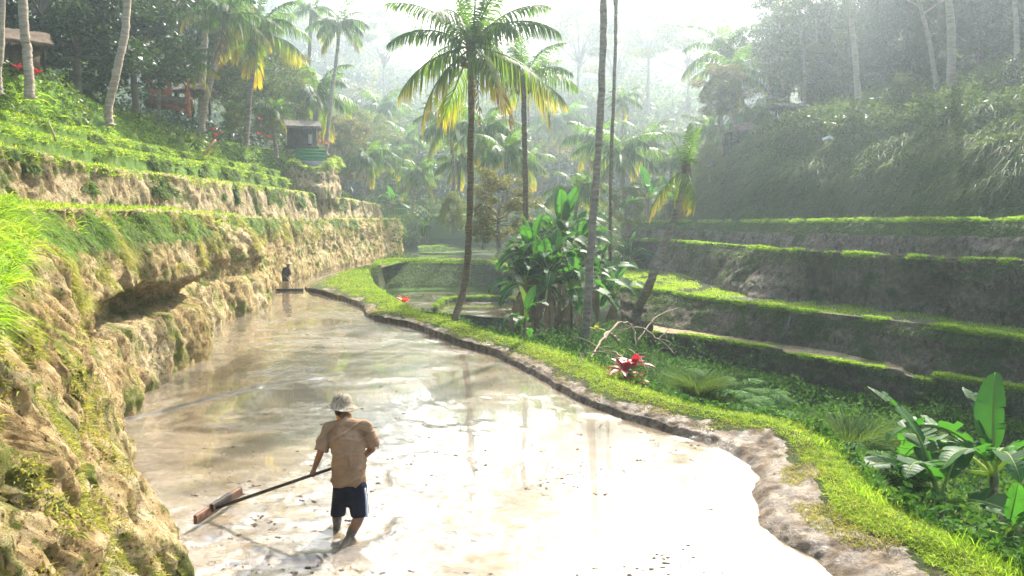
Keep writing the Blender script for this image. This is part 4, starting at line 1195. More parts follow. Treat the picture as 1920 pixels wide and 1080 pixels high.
# ---- broadleaf trees
def crown_geo(clumps, n, leaf, shell=.55, droop=.2, seed=0, g=None, flat=1.0):
    r = np.random.default_rng(seed)
    clumps = np.asarray(clumps, float)            # x,y,z,r
    vol = clumps[:, 3] ** 2
    idx = r.choice(len(clumps), n, p=vol / vol.sum())
    d = unit(r.normal(size=(n, 3)))
    rad = clumps[idx, 3] * (shell + (1 - shell) * r.random(n) ** .6) * r.uniform(.75, 1.12, n)
    P = clumps[idx, :3] + d * rad[:, None] * np.array((1, 1, flat))
    g = g or Geo()
    D = unit(d * .6 + r.normal(size=(n, 3)) * .7)
    leafquads(g, P, leaf * r.uniform(.6, 1.4, n), leaf * .5 * r.uniform(.6, 1.4, n), D, droop)
    return g
def tree_proto(kind, seed):
    """Unit tree, height about 1. Returns (trunk mesh, crown mesh)."""
    r = np.random.default_rng(seed)
    tg = Geo()
    cl = []
    if kind == 'broad':
        tube(tg, curve([(0, 0, -.03), (.01, .01, .2), (r.uniform(-.03, .03), 0, .45)], 10), np.linspace(.018, .012, 10), 8, rough=.1)
        for i in range(15):
            a = i * 2.4 + r.uniform(-.4, .4); z = .16 + .72 * (i / 14) ** .9
            rr = .24 * math.sin(math.pi * min(.97, (z + .08) / 1.1)) * r.uniform(.6, 1.25)
            e = np.array((math.cos(a) * rr, math.sin(a) * rr, z))
            tube(tg, curve([(0, 0, .25 + .2 * i / 15), tuple(e * .6 + np.array((0, 0, .1))), tuple(e)], 6), np.linspace(.010, .003, 6), 5)
            cl.append((*e, r.uniform(.07, .13)))
            for q in range(2):
                cl.append((*(e + r.normal(size=3) * .07), r.uniform(.04, .08)))
        n, leaf, flat = 13000, .024, .8
    elif kind == 'tall':
        tube(tg, curve([(0, 0, -.03), (.01, 0, .3), (r.uniform(-.03, .03), .01, .6), (r.uniform(-.04, .04), 0, .92)], 14), np.linspace(.019, .005, 14), 8, rough=.1)
        for i in range(14):
            a = i * 2.4; z = .5 + .48 * i / 13
            rr = .15 * r.uniform(.4, 1.3) * math.sin(math.pi * min(.95, (z - .38) / .68))
            e = np.array((math.cos(a) * rr, math.sin(a) * rr, z))
            tube(tg, curve([(0, 0, z - .12), tuple(e * .6 + np.array((0, 0, z * .35))), tuple(e)], 6), np.linspace(.007, .002, 6), 5)
            cl.append((*e, r.uniform(.05, .10)))
        n, leaf, flat = 8000, .018, .75
    elif kind == 'feathery':
        tube(tg, curve([(0, 0, -.03), (0, .01, .35), (.01, 0, .58)], 10), np.linspace(.014, .009, 10), 7)
        for i in range(22):
            a = i * 2.4 + r.uniform(-.3, .3); z = .62 + .36 * r.random()
            rr = .42 * math.sqrt(r.random()) * (1.25 - .8 * (z - .6))
            e = np.array((math.cos(a) * rr, math.sin(a) * rr, z))
            tube(tg, curve([(0, 0, .42 + .12 * r.random()), tuple(e * np.array((.45, .45, .85))), tuple(e)], 8), np.linspace(.007, .0015, 8), 5)
            cl.append((*e, r.uniform(.07, .14)))
        n, leaf, flat = 11000, .021, .25
    g = crown_geo(cl, n, leaf, .3 if kind == 'feathery' else .5, .15, seed, None, flat)
    return tg, g
PROTO = {}
for kind, mats in (('broad', ('leaf_dark', 'leaf_mid', 'leaf_light', 'leaf_olive')), ('tall', ('leaf_mid', 'leaf_olive', 'leaf_dark')), ('feathery', ('leaf_olive',))):
    for s_ in range(3 if kind == 'broad' else 2):
        tg, cg = tree_proto(kind, s_ * 7 + len(kind))
        tm = tg.mesh('trunk', MAT['bark'])
        for m_ in mats:
            cm = cg.mesh('crown', MAT[m_])
            PROTO[(kind, m_, s_)] = (tm, cm)
TN = {'broad': 'broadleaf_tree', 'tall': 'tall_tree', 'feathery': 'feathery_tree'}
def tree(label, px, py, Y, h, kind='broad', mat='leaf_dark', v=0, wide=1.0, rz=None, cat='tree', group='broadleaf trees on the slopes', sink=.3):
    b = at(px, py, Y); b[2] -= sink
    t = empty(TN[kind], tuple(b), rng.uniform(0, 6.28) if rz is None else rz)
    tm, cm = PROTO[(kind, mat, v)]
    link('trunk', tm, t, sc=(h * wide, h * wide, h))
    link('crown', cm, t, sc=(h * wide, h * wide, h))
    return tag(t, label, cat, group)
TREES = [
 ('large dense dark tree behind the slanting pale trunk', 150, 185, 33, 7.5, 'broad', 'leaf_dark', 0, 1.35),
 ('dark tree at the upper left corner behind the thatched roof', 85, 140, 32, 7.5, 'broad', 'leaf_dark', 1, 1.2),
 ('dark tree filling the gap right of the slanting pale trunk', 255, 190, 36, 8.0, 'broad', 'leaf_dark', 2, 1.15),
 ('tall dark tree behind the pavilion', 330, 175, 50, 11., 'broad', 'leaf_dark', 0, .95),
 ('yellowish leafed tree above the pavilion', 283, 175, 44, 9.5, 'tall', 'leaf_olive', 0, 1.3),
 ('green tree between the pavilion and the leaning coconut palm', 425, 215, 52, 7.5, 'broad', 'leaf_mid', 1, 1.2),
 ('bluish dark tree right of the pavilion', 440, 200, 58, 7.5, 'broad', 'leaf_dark', 2, 1.1),
 ('pale leafed tree above the bushes left of the hut', 510, 235, 60, 7.0, 'broad', 'leaf_light', 0, 1.2),
 ('small pale bush just left of the hut roof', 500, 262, 52, 2.6, 'broad', 'leaf_light', 1, 1.3),
 ('rounded bush on the slope under the broad crowned palm', 440, 250, 44, 2.2, 'broad', 'leaf_mid', 2, 1.3),
 ('olive tree behind the wide drooping palm', 555, 262, 72, 8., 'broad', 'leaf_olive', 0, 1.2),
 ('spreading olive bush hanging over the valley right of the hut', 645, 345, 74, 7.5, 'broad', 'leaf_olive', 1, 1.3),
 ('misty light tree behind the spreading olive bush', 680, 330, 92, 9., 'broad', 'leaf_light', 2, 1.2),
 ('misty dark tree on the valley floor left of the sunlit palm', 800, 400, 100, 9., 'broad', 'leaf_dark', 1, 1.2),
 ('light bush left of the sunlit palm trunk', 848, 430, 60, 3.4, 'broad', 'leaf_light', 0, 1.2),
 ('sunlit yellow green bush between the two middle trunks', 935, 450, 38, 3.9, 'broad', 'leaf_olive', 2, 1.3),
 ('low bush under the yellow green bush', 905, 455, 44, 2.2, 'broad', 'leaf_mid', 1, 1.3),
 ('pale bush behind the banana clump', 1180, 420, 48, 3.0, 'broad', 'leaf_light', 2, 1.3),
 ('feathery umbrella tree high on the skyline left of the sunlit palm', 722, 215, 170, 24, 'feathery', 'leaf_olive', 0, .75),
 ('feathery umbrella tree on the skyline right of the middle palms', 1085, 225, 140, 22, 'feathery', 'leaf_olive', 1, .95),
 ('highest feathery umbrella tree near the sun glow', 1215, 215, 140, 23.5, 'feathery', 'leaf_olive', 0, 1.1),
 ('feathery tree partly hidden by the thin palm trunk', 1150, 235, 150, 20, 'feathery', 'leaf_olive', 1, .9),
 ('feathery tree just left of the hazy palm', 1290, 235, 120, 18, 'feathery', 'leaf_olive', 1, .9),
 ('thin bent tree with a wispy golden crown left of the thatched shelter', 1352, 290, 54, 6.5, 'tall', 'leaf_olive', 1, 1.6),
 ('pale bush at the foot of the thin bent tree', 1330, 330, 50, 2.6, 'broad', 'leaf_light', 0, 1.4),
]
for a in TREES: tree(*a)

# ---- right forest: trunks running up out of the frame, and leafy crowns behind
RT = [ # px foot, py foot, px top, Y, r, h, mat, label
 (1612, 190, 1585, 46, .17, 13, 'bark_pale', 'slightly bent grey trunk in the sun glow'),
 (1783, 195, 1771, 40, .22, 13, 'bark_pale', 'thick pale straight trunk on the right hillside'),
 (1907, 178, 1898, 37, .12, 12, 'bark_pale', 'slim pale trunk at the right edge of the forest'),
 (1760, 162, 1722, 46, .14, 9, 'bark_pale', 'leaning pale trunk left of the thick straight one'),
 (1838, 160, 1826, 48, .08, 8, 'bark_pale', 'thin crooked trunk between the thick and the slim ones'),
 (1702, 150, 1696, 54, .09, 8, 'bark', 'thin upright trunk left of the leaning one'),
 (1508, 215, 1499, 58, .14, 10, 'bark', 'dark hazy trunk left of the brightest glow'),
 (1536, 205, 1530, 62, .12, 10, 'bark', 'narrow trunk inside the brightest glow'),
 (1468, 205, 1460, 66, .13, 10, 'bark', 'dim trunk left of the glow'),
 (1650, 175, 1660, 58, .10, 9, 'bark', 'slender trunk right of the bent grey one'),
 (1865, 140, 1885, 52, .10, 9, 'bark', 'faint forked trunk near the right edge'),
]
for k, (fx, fy, tx, Y, r_, h, bm2, lab) in enumerate(RT):
    f = at(fx, fy, Y); f[2] -= .8
    a, b, c = ray(tx, 0); 
    top = at(tx, 0, Y); dirv = (top - f) / max(top[2] - f[2], .1)
    e = f + dirv * h
    t = empty('forest_tree', tuple(f), 0)
    g = Geo()
    tube(g, curve([(0, 0, 0), tuple((e - f) * .35 + np.array((r_ * 1.2, 0, 0))), tuple((e - f) * .7), tuple(e - f)], 30), np.linspace(r_ * 1.15, r_ * .55, 30), 9, rough=.07)
    for q in range(7):
        s = .55 + .4 * q / 7
        a_ = q * 2.4
        p0 = (e - f) * s
        tube(g, curve([tuple(p0), tuple(p0 + np.array((math.cos(a_) * 1.1, math.sin(a_) * 1.1, .8))), tuple(p0 + np.array((math.cos(a_) * 2.2, math.sin(a_) * 2.2, 1.2)))], 6), np.linspace(r_ * .35, r_ * .1, 6), 5)
    g.build('trunk', MAT[bm2], t)
    cs = 8.0
    link('crown', PROTO[('tall', ('leaf_mid', 'leaf_dark')[k % 2], k % 2)][1], t, tuple((e - f) * np.array((1, 1, 1)) - np.array((0, 0, cs * .72))), (0, 0, k * 1.3), (cs * 1.2, cs * 1.2, cs))
    tag(t, lab, 'tree', 'trees of the right forest')
RF = [
 ('forest tree at the left end of the right forest', 1440, 215, 68, 9, 'tall', 'leaf_mid', 0, 1.3),
 ('bushy forest tree below the brightest glow', 1560, 215, 60, 7.5, 'broad', 'leaf_mid', 1, 1.2),
 ('dark forest tree above the thatched shelter', 1480, 210, 72, 10, 'broad', 'leaf_dark', 0, .8),
 ('hazy tree in the middle of the glow', 1540, 205, 66, 10, 'broad', 'leaf_dark', 1, .8),
 ('dense tree left of the bent grey trunk', 1590, 200, 58, 9.5, 'broad', 'leaf_dark', 2, .85),
 ('dense tree right of the bent grey trunk', 1650, 185, 54, 9.5, 'broad', 'leaf_dark', 0, .9),
 ('dense dark tree behind the leaning pale trunk', 1710, 170, 52, 10, 'broad', 'leaf_dark', 1, .9),
 ('dense dark tree behind the thick pale trunk', 1775, 160, 50, 10, 'broad', 'leaf_dark', 2, .9),
 ('dense dark tree between the thick and slim trunks', 1840, 150, 48, 10, 'broad', 'leaf_dark', 0, .95),
 ('dense dark tree at the right edge', 1920, 130, 46, 10, 'broad', 'leaf_dark', 1, .95),
 ('understory bush right of the thick pale trunk', 1850, 175, 40, 2.4, 'broad', 'leaf_mid', 2, 1.4),
 ('understory bush left of the leaning pale trunk', 1690, 200, 43, 2.6, 'broad', 'leaf_mid', 0, 1.5),
 ('understory bush at the foot of the bent grey trunk', 1640, 210, 45, 2.2, 'broad', 'leaf_mid', 1, 1.5),
 ('understory bush by the bare earth patch at the right edge', 1930, 165, 36, 2.6, 'broad', 'leaf_dark', 2, 1.3),
]
for a in RF: tree(*a, group='trees of the right forest', sink=.8)
# off to the sun side: the forest goes on past the frame on the same hillside
for k in range(7):
    lab = ['first', 'second', 'third', 'fourth', 'fifth', 'sixth', 'last'][k] + ' dense forest tree beyond the right edge of the picture'
    tree(lab, 2020 + 90 * k, 60, 44 - 2 * k, 9, 'broad', 'leaf_dark', k % 3, .95, group='trees of the right forest', sink=1.0)

# ---- far forest, one mass
def forest_mass(name, label, spots, mat, nleaf, leaf):
    g = Geo()
    for k, (x, y, z, s) in enumerate(spots):
        r = np.random.default_rng(900 + k + len(spots))
        m = 7
        cl = []
        for i in range(m):
            a = i * 2.4; rr = s * .42 * r.uniform(.2, 1.1)
            cl.append((x + math.cos(a) * rr, y + math.sin(a) * rr, z + s * r.uniform(.15, 1.0), s * r.uniform(.18, .36)))
        crown_geo(cl, nleaf, leaf * s, .5, .2, 300 + k, g, .8)
    return tag(g.build(name, MAT[mat]), label, 'forest', None, 'stuff')
sp1, sp2, sp3 = [], [], []
r = np.random.default_rng(44)
for k in range(230):
    y = 108 + 150 * r.random() ** 1.2
    x = r.uniform(-.48, .52) * y
    z = float(ground_h(np.array(x), np.array(y))) - 1
    s = r.uniform(6, 12) * (1 + (y - 108) / 300)
    (sp1 if k % 5 < 2 else sp2 if k % 5 < 4 else sp3).append((x, y, z, s))
forest_mass('far_forest', 'dark green far forest covering the slope at the head of the valley', sp1, 'leaf_dark', 1500, .085)
forest_mass('far_woods', 'mid green far trees mixed through the forest at the head of the valley', sp2, 'leaf_mid', 1500, .085)
forest_mass('far_foliage', 'pale olive tree crowns within the far forest', sp3, 'leaf_olive', 1500, .085)
# dense mass behind the trunks of the right forest
spots_ = []
for k in range(70):
    px = r.uniform(1400, 2150); Y = r.uniform(58, 84)
    q = at(px, 225 - (px - 1400) * .12, Y)
    spots_.append((q[0], q[1], q[2] + r.uniform(-1, 8), r.uniform(4, 6)))
forest_mass('forest_understory', 'dense blue green foliage behind the trunks on the right hillside', spots_, 'leaf_dark', 1500, .05)
spots_ = []
for k in range(34):
    px = r.uniform(-60, 560); Y = r.uniform(52, 72)
    q = at(px, 225, Y)
    spots_.append((q[0], q[1], q[2] + r.uniform(-1, 9) * (1 if px < 360 else .45), r.uniform(4, 7)))
forest_mass('hilltop_woods', 'dense green wood behind the palms on the left hilltop', spots_, 'leaf_mid', 1400, .05)
# valley floor bushes under the palms
spots_ = []
for k in range(60):
    px = r.uniform(640, 1260); Y = r.uniform(62, 108)
    q = at(px, 405 - (Y - 62) * .9, Y)
    if 735 < px < 935 and Y < 86: continue
    spots_.append((q[0], q[1], float(ground_h(np.array(q[0]), np.array(q[1]))) + .2, r.uniform(2.2, 4.4)))
forest_mass('valley_shrubs', 'tangle of bushes and young palms across the valley floor', spots_, 'leaf_mid', 900, .09)

# ---- gully beyond the dyke
gx, gy = np.meshgrid(np.linspace(-1, 16, 150), np.linspace(7, 30, 170))
Gg = np.stack([gx, gy, ground_h(gx, gy)], -1)
def off_dyke(c):
    x = c[..., 0]; y = c[..., 1]
    xo = np.interp(y, bo[:, 1][np.argsort(bo[:, 1])], bo[:, 0][np.argsort(bo[:, 1])])
    return (x > xo + .15).astype(float)
grass_on('gully_grass', Gg, 80000, MAT['grass_gully'], 'dark long grass filling the gully between dyke and terraces', lambda c: off_dyke(c) * (.3 + mask_noise(.6, .0)(c)), L=.5, W=.014, droop=.7, up=.6, near=1.4)
undergrowth('gully_weeds', Gg, 90000, 'fern', 'leafy green weeds crowding the gully below the dyke', lambda c: off_dyke(c) * (.25 + mask_noise(.5, -.05, 3.)(c)), L=.12, W=.055, h=.9, near=1.4)
Gf = Gd2[R_ - 16:]
undergrowth('dyke_weeds', Gf, 40000, 'fern', 'leafy weeds on the outer slope of the dyke', lambda c: (c[..., 1] < 26) * 1.0, L=.10, W=.045, h=.30, near=1.5)
# the dyke's own grass
Gdg = Gd2[24:42]
rrow = lambda lo: (lambda c: (np.arange(c.shape[0])[:, None] + fbm(c * 1.5, 3) * 4 >= lo) * 1.0)
grass_on('dyke_grass', Gdg, 150000, MAT['grass_lit'], 'short bright grass covering the crest of the dyke', rrow(2), L=.085, W=.007, droop=.5, up=.45, spread=.9, near=1.9, wscale=9.)
grass_on('dyke_tall_grass', Gdg, 5200, MAT['grass_lush'], 'scattered taller grass stalks along the outer edge of the dyke', lambda c: (np.arange(c.shape[0])[:, None] >= 8) * mask_noise(1.2, -.05, 3.)(c), L=.26, W=.008, droop=.5, up=.85, spread=.35, near=1.9)
grass_on('dyke_brown_grass', Gd2[17:34], 45000, MAT['grass_dry'], 'brownish trampled grass along the muddy side of the dyke', lambda c: sm(-.1, .25, fbm(c * 1.4 + 2, 3)), L=.06, W=.007, droop=.5, up=.35, spread=1., near=1.9, wscale=9.)

# ferns and grass tussocks in the gully
def fern_mesh():
    return frond_mesh('frond', 52, 100, .15, MAT['fern'], 0, 0, nl=20, seed=77, wid=.34)
FM = fern_mesh(); 
me_ = FM
def fern(label, p, s, n, seed):
    r = random.Random(seed)
    t = empty('fern', tuple(p))
    for i in range(n):
        a = 6.28 * i / n + r.uniform(-.3, .3); k = s * r.uniform(.7, 1.15)
        link('frond', FM, t, (0, 0, r.uniform(0, .25) * s), (r.uniform(-.3, .3), r.uniform(-.5, .3), a), (k, k, k))
    return tag(t, label, 'fern', 'ferns in the gully')
FP = [(1355, 772, 12.6, 'fern nearest the red leafed plants'), (1405, 782, 13.2, 'broad fern in the middle of the fern patch'), (1452, 775, 14., 'fern under the notched lowest terrace'),
      (1430, 745, 15.5, 'fern on the upper edge of the fern patch'), (1380, 740, 16.5, 'small fern behind the fern patch'), (1500, 795, 13., 'fern left of the tall grass tussock'),
      (1700, 905, 10.6, 'fern in the shade beside the near banana plants'), (1650, 860, 11.4, 'fern at the foot of the grassy bank'), (1560, 850, 12., 'fern hidden among grass below the dyke'), (1330, 720, 17.5, 'fern beside the fallen branches')]
for k, (px, py, Y, lab) in enumerate(FP):
    p_ = at(px, py, Y); p_[2] = max(min(p_[2] - .3, -.6), float(ground_h(np.array(p_[0]), np.array(p_[1]))) + .15)
    fern(lab, p_, .85, 13, k)
def tussock(label, p, n, L, mat, seed, r0=.25, W=.012, cat='grass tussock'):
    r = np.random.default_rng(seed)
    P = np.zeros((n, 3)); a = r.uniform(0, 6.28, n); q = r0 * np.sqrt(r.random(n))
    P[:, 0] = np.cos(a) * q; P[:, 1] = np.sin(a) * q
    D = unit(np.stack([np.cos(a) * .45, np.sin(a) * .45, np.ones(n)], -1) + r.normal(size=(n, 3)) * .18)
    g = Geo()
    blades(g, P, D, L * r.uniform(.5, 1.15, n), W, np.stack([np.cos(a) * .35, np.sin(a) * .35, -.35 * np.ones(n)], -1))
    o = g.build('grass_tussock', MAT[mat])
    o.location = tuple(p)
    return tag(o, label, cat, 'grass tussocks')
TS = [(1590, 820, 12.2, 900, 1.0, 'tall green tussock above the bend of the dyke'), (1505, 805, 11.9, 600, .6, 'low tussock left of the tall one'), (1310, 720, 16.5, 900, .9, 'feathery tussock behind the red leafed plants'),
      (1345, 735, 17.5, 700, .8, 'tussock right of the feathery one'), (1660, 845, 13.5, 700, .8, 'tussock on the weedy bank'), (1720, 830, 15, 600, .8, 'tussock below the lowest terrace rim'), (1060, 690, 17.5, 900, .7, 'tussock at the foot of the tall pale trunk'),
      (1010, 660, 19.5, 700, .6, 'tussock under the banana clump')]
for k, (px, py, Y, n, L, lab) in enumerate(TS):
    p_ = at(px, py, Y)
    tussock(lab, p_ - np.array((0, 0, .25)), n, L, 'grass_shade' if k not in (6, 7) else 'grass_lush', 50 + k)


# ================================================================== HUTS, FLOWERS, BRANCHES
def box(g, c, s, rz=0.0, M=None):
    c = np.asarray(c, float); s = np.asarray(s, float) / 2
    v = np.array([(x, y, z) for x in (-1, 1) for y in (-1, 1) for z in (-1, 1)], float) * s
    if M is not None: v = v @ np.asarray(M).T
    ca, sa = math.cos(rz), math.sin(rz)
    v = np.stack([v[:, 0] * ca - v[:, 1] * sa, v[:, 0] * sa + v[:, 1] * ca, v[:, 2]], -1) + c
    g.add(v, None, np.array([(0, 1, 3, 2), (4, 6, 7, 5), (0, 4, 5, 1), (2, 3, 7, 6), (0, 2, 6, 4), (1, 5, 7, 3)]))
    return g
def thatch_roof(w, d, h, over=.25, thick=.14, hip=.0, seed=0):
    """Pitched thatched roof, ridge along x, centred, eaves at z=0."""
    r = np.random.default_rng(seed)
    g = Geo()
    n, m = 22, 9
    for sgn in (-1, 1):
        rows = []
        for j in range(m):
            f = j / (m - 1)
            y = sgn * (d / 2 + over) * f
            z = h * (1 - f) - .06 * math.sin(f * 3.1)
            hw = (w / 2 + over) - hip * w / 2 * (1 - f)
            x = np.linspace(-hw, hw, n)
            rows.append(np.stack([x, y + 0 * x, z + r.uniform(-.02, .02, n)], -1))
        top = np.stack(rows); 
        eave = top[-1] - np.array((0, 0, thick)) + r.uniform(-.03, .03, (n, 3))
        und = top[0] - np.array((0, 0, thick))
        G = np.concatenate([top, eave[None], und[None]])
        g.add(G.reshape(-1, 3), None, grid_faces(m + 2, n))
    for sx in (-1, 1):
        hw0, hw1 = (w / 2 + over) - hip * w / 2, (w / 2 + over)
        a = np.array([(sx * hw0, 0, h), (sx * hw1, -d / 2 - over, -.02), (sx * hw1, d / 2 + over, -.02)])
        g.add(a, np.array([(0, 1, 2)] if sx > 0 else [(0, 2, 1)]))
    # loose straw along the eaves
    k = 260
    sg = r.choice([-1., 1.], k)
    P_ = np.stack([r.uniform(-w / 2 - over, w / 2 + over, k), sg * (d / 2 + over), np.full(k, -.05)], -1)
    blades(g, P_, unit(np.stack([r.normal(size=k) * .2, sg * .4, -np.ones(k)], -1)), r.uniform(.1, .28, k), .02, np.zeros((k, 3)))
    return g

# hut with the green fence
H = at(567, 275, 58)
t = empty('hut', tuple(H), math.radians(13))
g = thatch_roof(2.3, 1.7, .55, .25, seed=1); g.build('roof', MAT['thatch'], t, loc=(0, 0, 1.45))
g = Geo(); box(g, (0, .35, .7), (2.1, .1, 1.5)); box(g, (-1.05, 0, .7), (.08, .8, 1.5)); g.build('wall', MAT['black_wall'], t)
for x in (-1.1, .75, 1.1):
    g = Geo(); box(g, (x, -.72, .72), (.07, .07, 1.5)); g.build('post', MAT['wood_pale'], t)
g = Geo(); box(g, (0, 0, -.08), (2.5, 1.8, .16)); g.build('floor', MAT['wood_dark'], t)
g = Geo(); box(g, (.56, .27, .62), (.30, .05, .72)); w_ = g.build('door_panel', MAT['white'], t)
g = Geo(); box(g, (.56, .29, .62), (.42, .04, .86)); g.build('door_frame', MAT['wood_dark'], t)
tag(t, 'small dark walled hut with a grey thatched roof above the green fence', 'hut')
Fp = at(583, 292, 56.2)
t = empty('green_fence', tuple(Fp), math.radians(14))
for i in range(4):
    g = Geo(); box(g, (0, 0, -.30 + i * .235), (2.15, .05, .215)); g.build('board', MAT['green_board'], t)
for x in (-1.05, 0, 1.05):
    g = Geo(); box(g, (x, .055, .05), (.07, .06, 1.1)); g.build('post', MAT['wood_dark'], t)
tag(t, 'green painted board fence in front of the small hut', 'fence')
g = Geo(); box(g, (0, 0, 0), (1.6, .5, .65)); o = g.build('retaining_block', MAT['concrete'], loc=tuple(at(587, 310, 56.3)), rot=(0, 0, .24))
tag(o, 'grey concrete block supporting the green fence', 'block')
# earth bluff under the hut
bl = [at(528, 322, 54.5), at(545, 300, 54.5), at(575, 312, 54.3), at(605, 314, 54.6), at(620, 300, 56), at(628, 305, 60)]
bb = [at(530, 352, 53.6), at(545, 348, 53.2), at(575, 352, 53), at(608, 352, 53.3), at(628, 350, 55.5), at(636, 352, 60)]
bk = [b + np.array((-.3, 4, .1)) for b in bl]
Gq = loft([np.array(bb) - np.array((0, 0, .8)), bb, bl, bk], [3, 22, 8], 160)
Gq = riser_disp(Gq, np.ones(Gq.shape[:2]), .4, .2, 7., .2)
grid_obj('earth_bluff', Gq, MAT['soil_terrace'], 'bare rounded earth bluff under the green fenced hut', 'bluff')
grass_on('bluff_cover', Gq, 9000, MAT['grass_lit'], 'grass on the brow of the earth bluff under the hut', wall_w(20, 33), L=.35, W=.016, droop=.9, up=.4)

# orange pavilion on the left slope
Pv = at(318, 182, 43)
t = empty('pavilion', tuple(Pv), math.radians(20))
thatch_roof(2.3, 1.8, .5, .3, seed=3).build('roof', MAT['thatch_brown'], t, loc=(0, 0, 1.35))
for x in (-1.0, 0, 1.0):
    for y in (-.75, .75):
        g = Geo(); box(g, (x, y, .4), (.12, .12, 1.9)); g.build('post', MAT['wood_orange'], t)
g = Geo(); box(g, (0, -.75, 1.28), (2.3, .1, .12)); box(g, (0, .75, 1.28), (2.3, .1, .12)); g.build('beam', MAT['wood_orange'], t)
g = Geo(); box(g, (-.5, -.78, .15), (1.0, .06, .35)); g.build('railing', MAT['wood_orange'], t)
g = Geo(); box(g, (0, 0, -.35), (2.5, 2.0, .5)); g.build('platform', MAT['thatch_brown'], t)
tag(t, 'open orange timber pavilion under the trees on the left slope', 'pavilion')
Pv2 = at(362, 196, 45)
t = empty('shelter', tuple(Pv2), math.radians(-25))
thatch_roof(1.7, 1.5, .45, .25, seed=5).build('roof', MAT['thatch'], t, loc=(0, 0, .75))
for x in (-.7, .7):
    for y in (-.6, .6):
        g = Geo(); box(g, (x, y, .1), (.09, .09, 1.4)); g.build('post', MAT['wood_dark'], t)
tag(t, 'low grey thatched shelter right of the orange pavilion', 'shelter')
# thatched roof at the top left
Tl = at(14, 84, 25)
t = empty('thatched_house', tuple(Tl), math.radians(38), .78)
thatch_roof(2.6, 1.8, .65, .25, seed=6).build('roof', MAT['thatch_brown'], t, loc=(0, 0, .05))
for x in (-1.2, 0, 1.2):
    g = Geo(); box(g, (x, -.8, -.5), (.1, .1, 1.2)); g.build('post', MAT['wood_dark'], t)
g = Geo(); box(g, (0, .2, -.5), (2.2, 1.1, 1.1)); g.build('wall', MAT['thatch_brown'], t)
tag(t, 'brown thatched house at the upper left corner', 'house')
# small thatched umbrella shelter on the right
Tr = at(1400, 262, 52)
t = empty('sunshade_hut', tuple(Tr), math.radians(8))
thatch_roof(2.0, 1.8, .62, .2, hip=.85, seed=9).build('roof', MAT['thatch_brown'], t, loc=(0, 0, .55))
for x in (-.8, .8):
    for y in (-.7, .7):
        g = Geo(); box(g, (x, y, .0), (.09, .09, 1.2)); g.build('post', MAT['wood_dark'], t)
g = Geo(); box(g, (0, 0, -.1), (1.7, 1.5, .12)); g.build('bench', MAT['wood_dark'], t)
tag(t, 'small peaked thatched shelter on the brow of the right hillside', 'shelter')
Tr = at(1478, 216, 55)
t = empty('shelter', tuple(Tr), math.radians(4))
thatch_roof(1.7, 1.4, .3, .2, seed=10).build('roof', MAT['thatch'], t, loc=(0, 0, .55))
for x in (-.7, .7):
    for y in (-.5, .5):
        g = Geo(); box(g, (x, y, -.2), (.1, .1, 1.6)); g.build('post', MAT['wood_dark'], t)
tag(t, 'faint flat roofed shelter in the sun glow under the right forest', 'shelter')

# ---- red leafed plants
def rosette(label, p, s, mat, n, seed, cat='red leafed plant', name='ti_plant', wide=.09, group=None, stems=1):
    r = np.random.default_rng(seed)
    t = empty(name, tuple(p))
    for q in range(stems):
        off = np.array((r.uniform(-.5, .5), r.uniform(-.3, .3), r.uniform(0, .8))) * s * (0 if stems == 1 else .9)
        g = Geo()
        tube(g, np.array([(off[0] * .4, off[1] * .4, -.1), tuple(off * .8), tuple(off)]), [.02 * s, .015 * s, .01 * s], 5)
        g.build('stem', MAT['twig'], t)
        for i in range(n):
            a = i * 2.4 + r.uniform(-.3, .3); el = r.uniform(.25, 1.2)
            L = s * r.uniform(.5, .9) * .7
            d = np.array((math.cos(a) * math.cos(el), math.sin(a) * math.cos(el), math.sin(el)))
            sd_ = unit(np.cross(d, (0, 0, 1.)))
            up = np.cross(sd_, d)
            K = 5
            tt_ = np.linspace(0, 1, K)
            ctr = off + d * L * tt_[:, None] + np.array((0, 0, -.35)) * L * (tt_ ** 2)[:, None]
            w = wide * s * np.sin(math.pi * (tt_ * .9 + .08))[:, None]
            V = np.stack([ctr - sd_ * w + up * w * .35, ctr, ctr + sd_ * w + up * w * .35], 1).reshape(-1, 3)
            g = Geo(); g.add(V, None, grid_faces(K, 3))
            g.build('leaf', MAT[mat], t)
    return tag(t, label, cat, group)
def gpos(px, py, Y): return at(px, py, Y)
rosette('clump of crimson leafed plants beside the dyke below the fallen branches', gpos(1170, 738, 14.9), .85, 'red_leaf', 14, 1, stems=5)
rosette('dark green undergrowth plant in front of the crimson clump', gpos(1195, 752, 14.2), .45, 'leaf_dark', 14, 2, 'leafy plant', 'leafy_plant', .09)
rosette('small bright orange red plant standing in the dyke grass', gpos(1261, 762, 13.3), .5, 'orange_leaf', 9, 3)
rosette('orange red plant on the low green bund left of the sunlit palm', gpos(757, 568, 33), 1.0, 'orange_leaf', 14, 4)
rosette('yellow leafed plant at the foot of the tall pale trunk', gpos(1118, 618, 21), .6, 'grass_dry', 9, 5, 'leafy plant', 'leafy_plant', .08)
rr_ = random.Random(5)
fl = [(284, 192, 37), (294, 195, 37), (304, 197, 37), (313, 200, 37), (323, 201, 37), (334, 203, 37), (345, 208, 37)]
for i, (px, py, Y) in enumerate(fl):
    rosette(['red plant at the left end of the row below the pavilion', 'second red plant of the row below the pavilion', 'third red plant of the row below the pavilion', 'middle red plant of the row below the pavilion', 'third red plant from the right of the row below the pavilion', 'second red plant from the right of the row below the pavilion', 'red plant at the right end of the row below the pavilion'][i],
            gpos(px, py, Y), .42, 'red_leaf', 7, 20 + i, group='red plants below the pavilion')
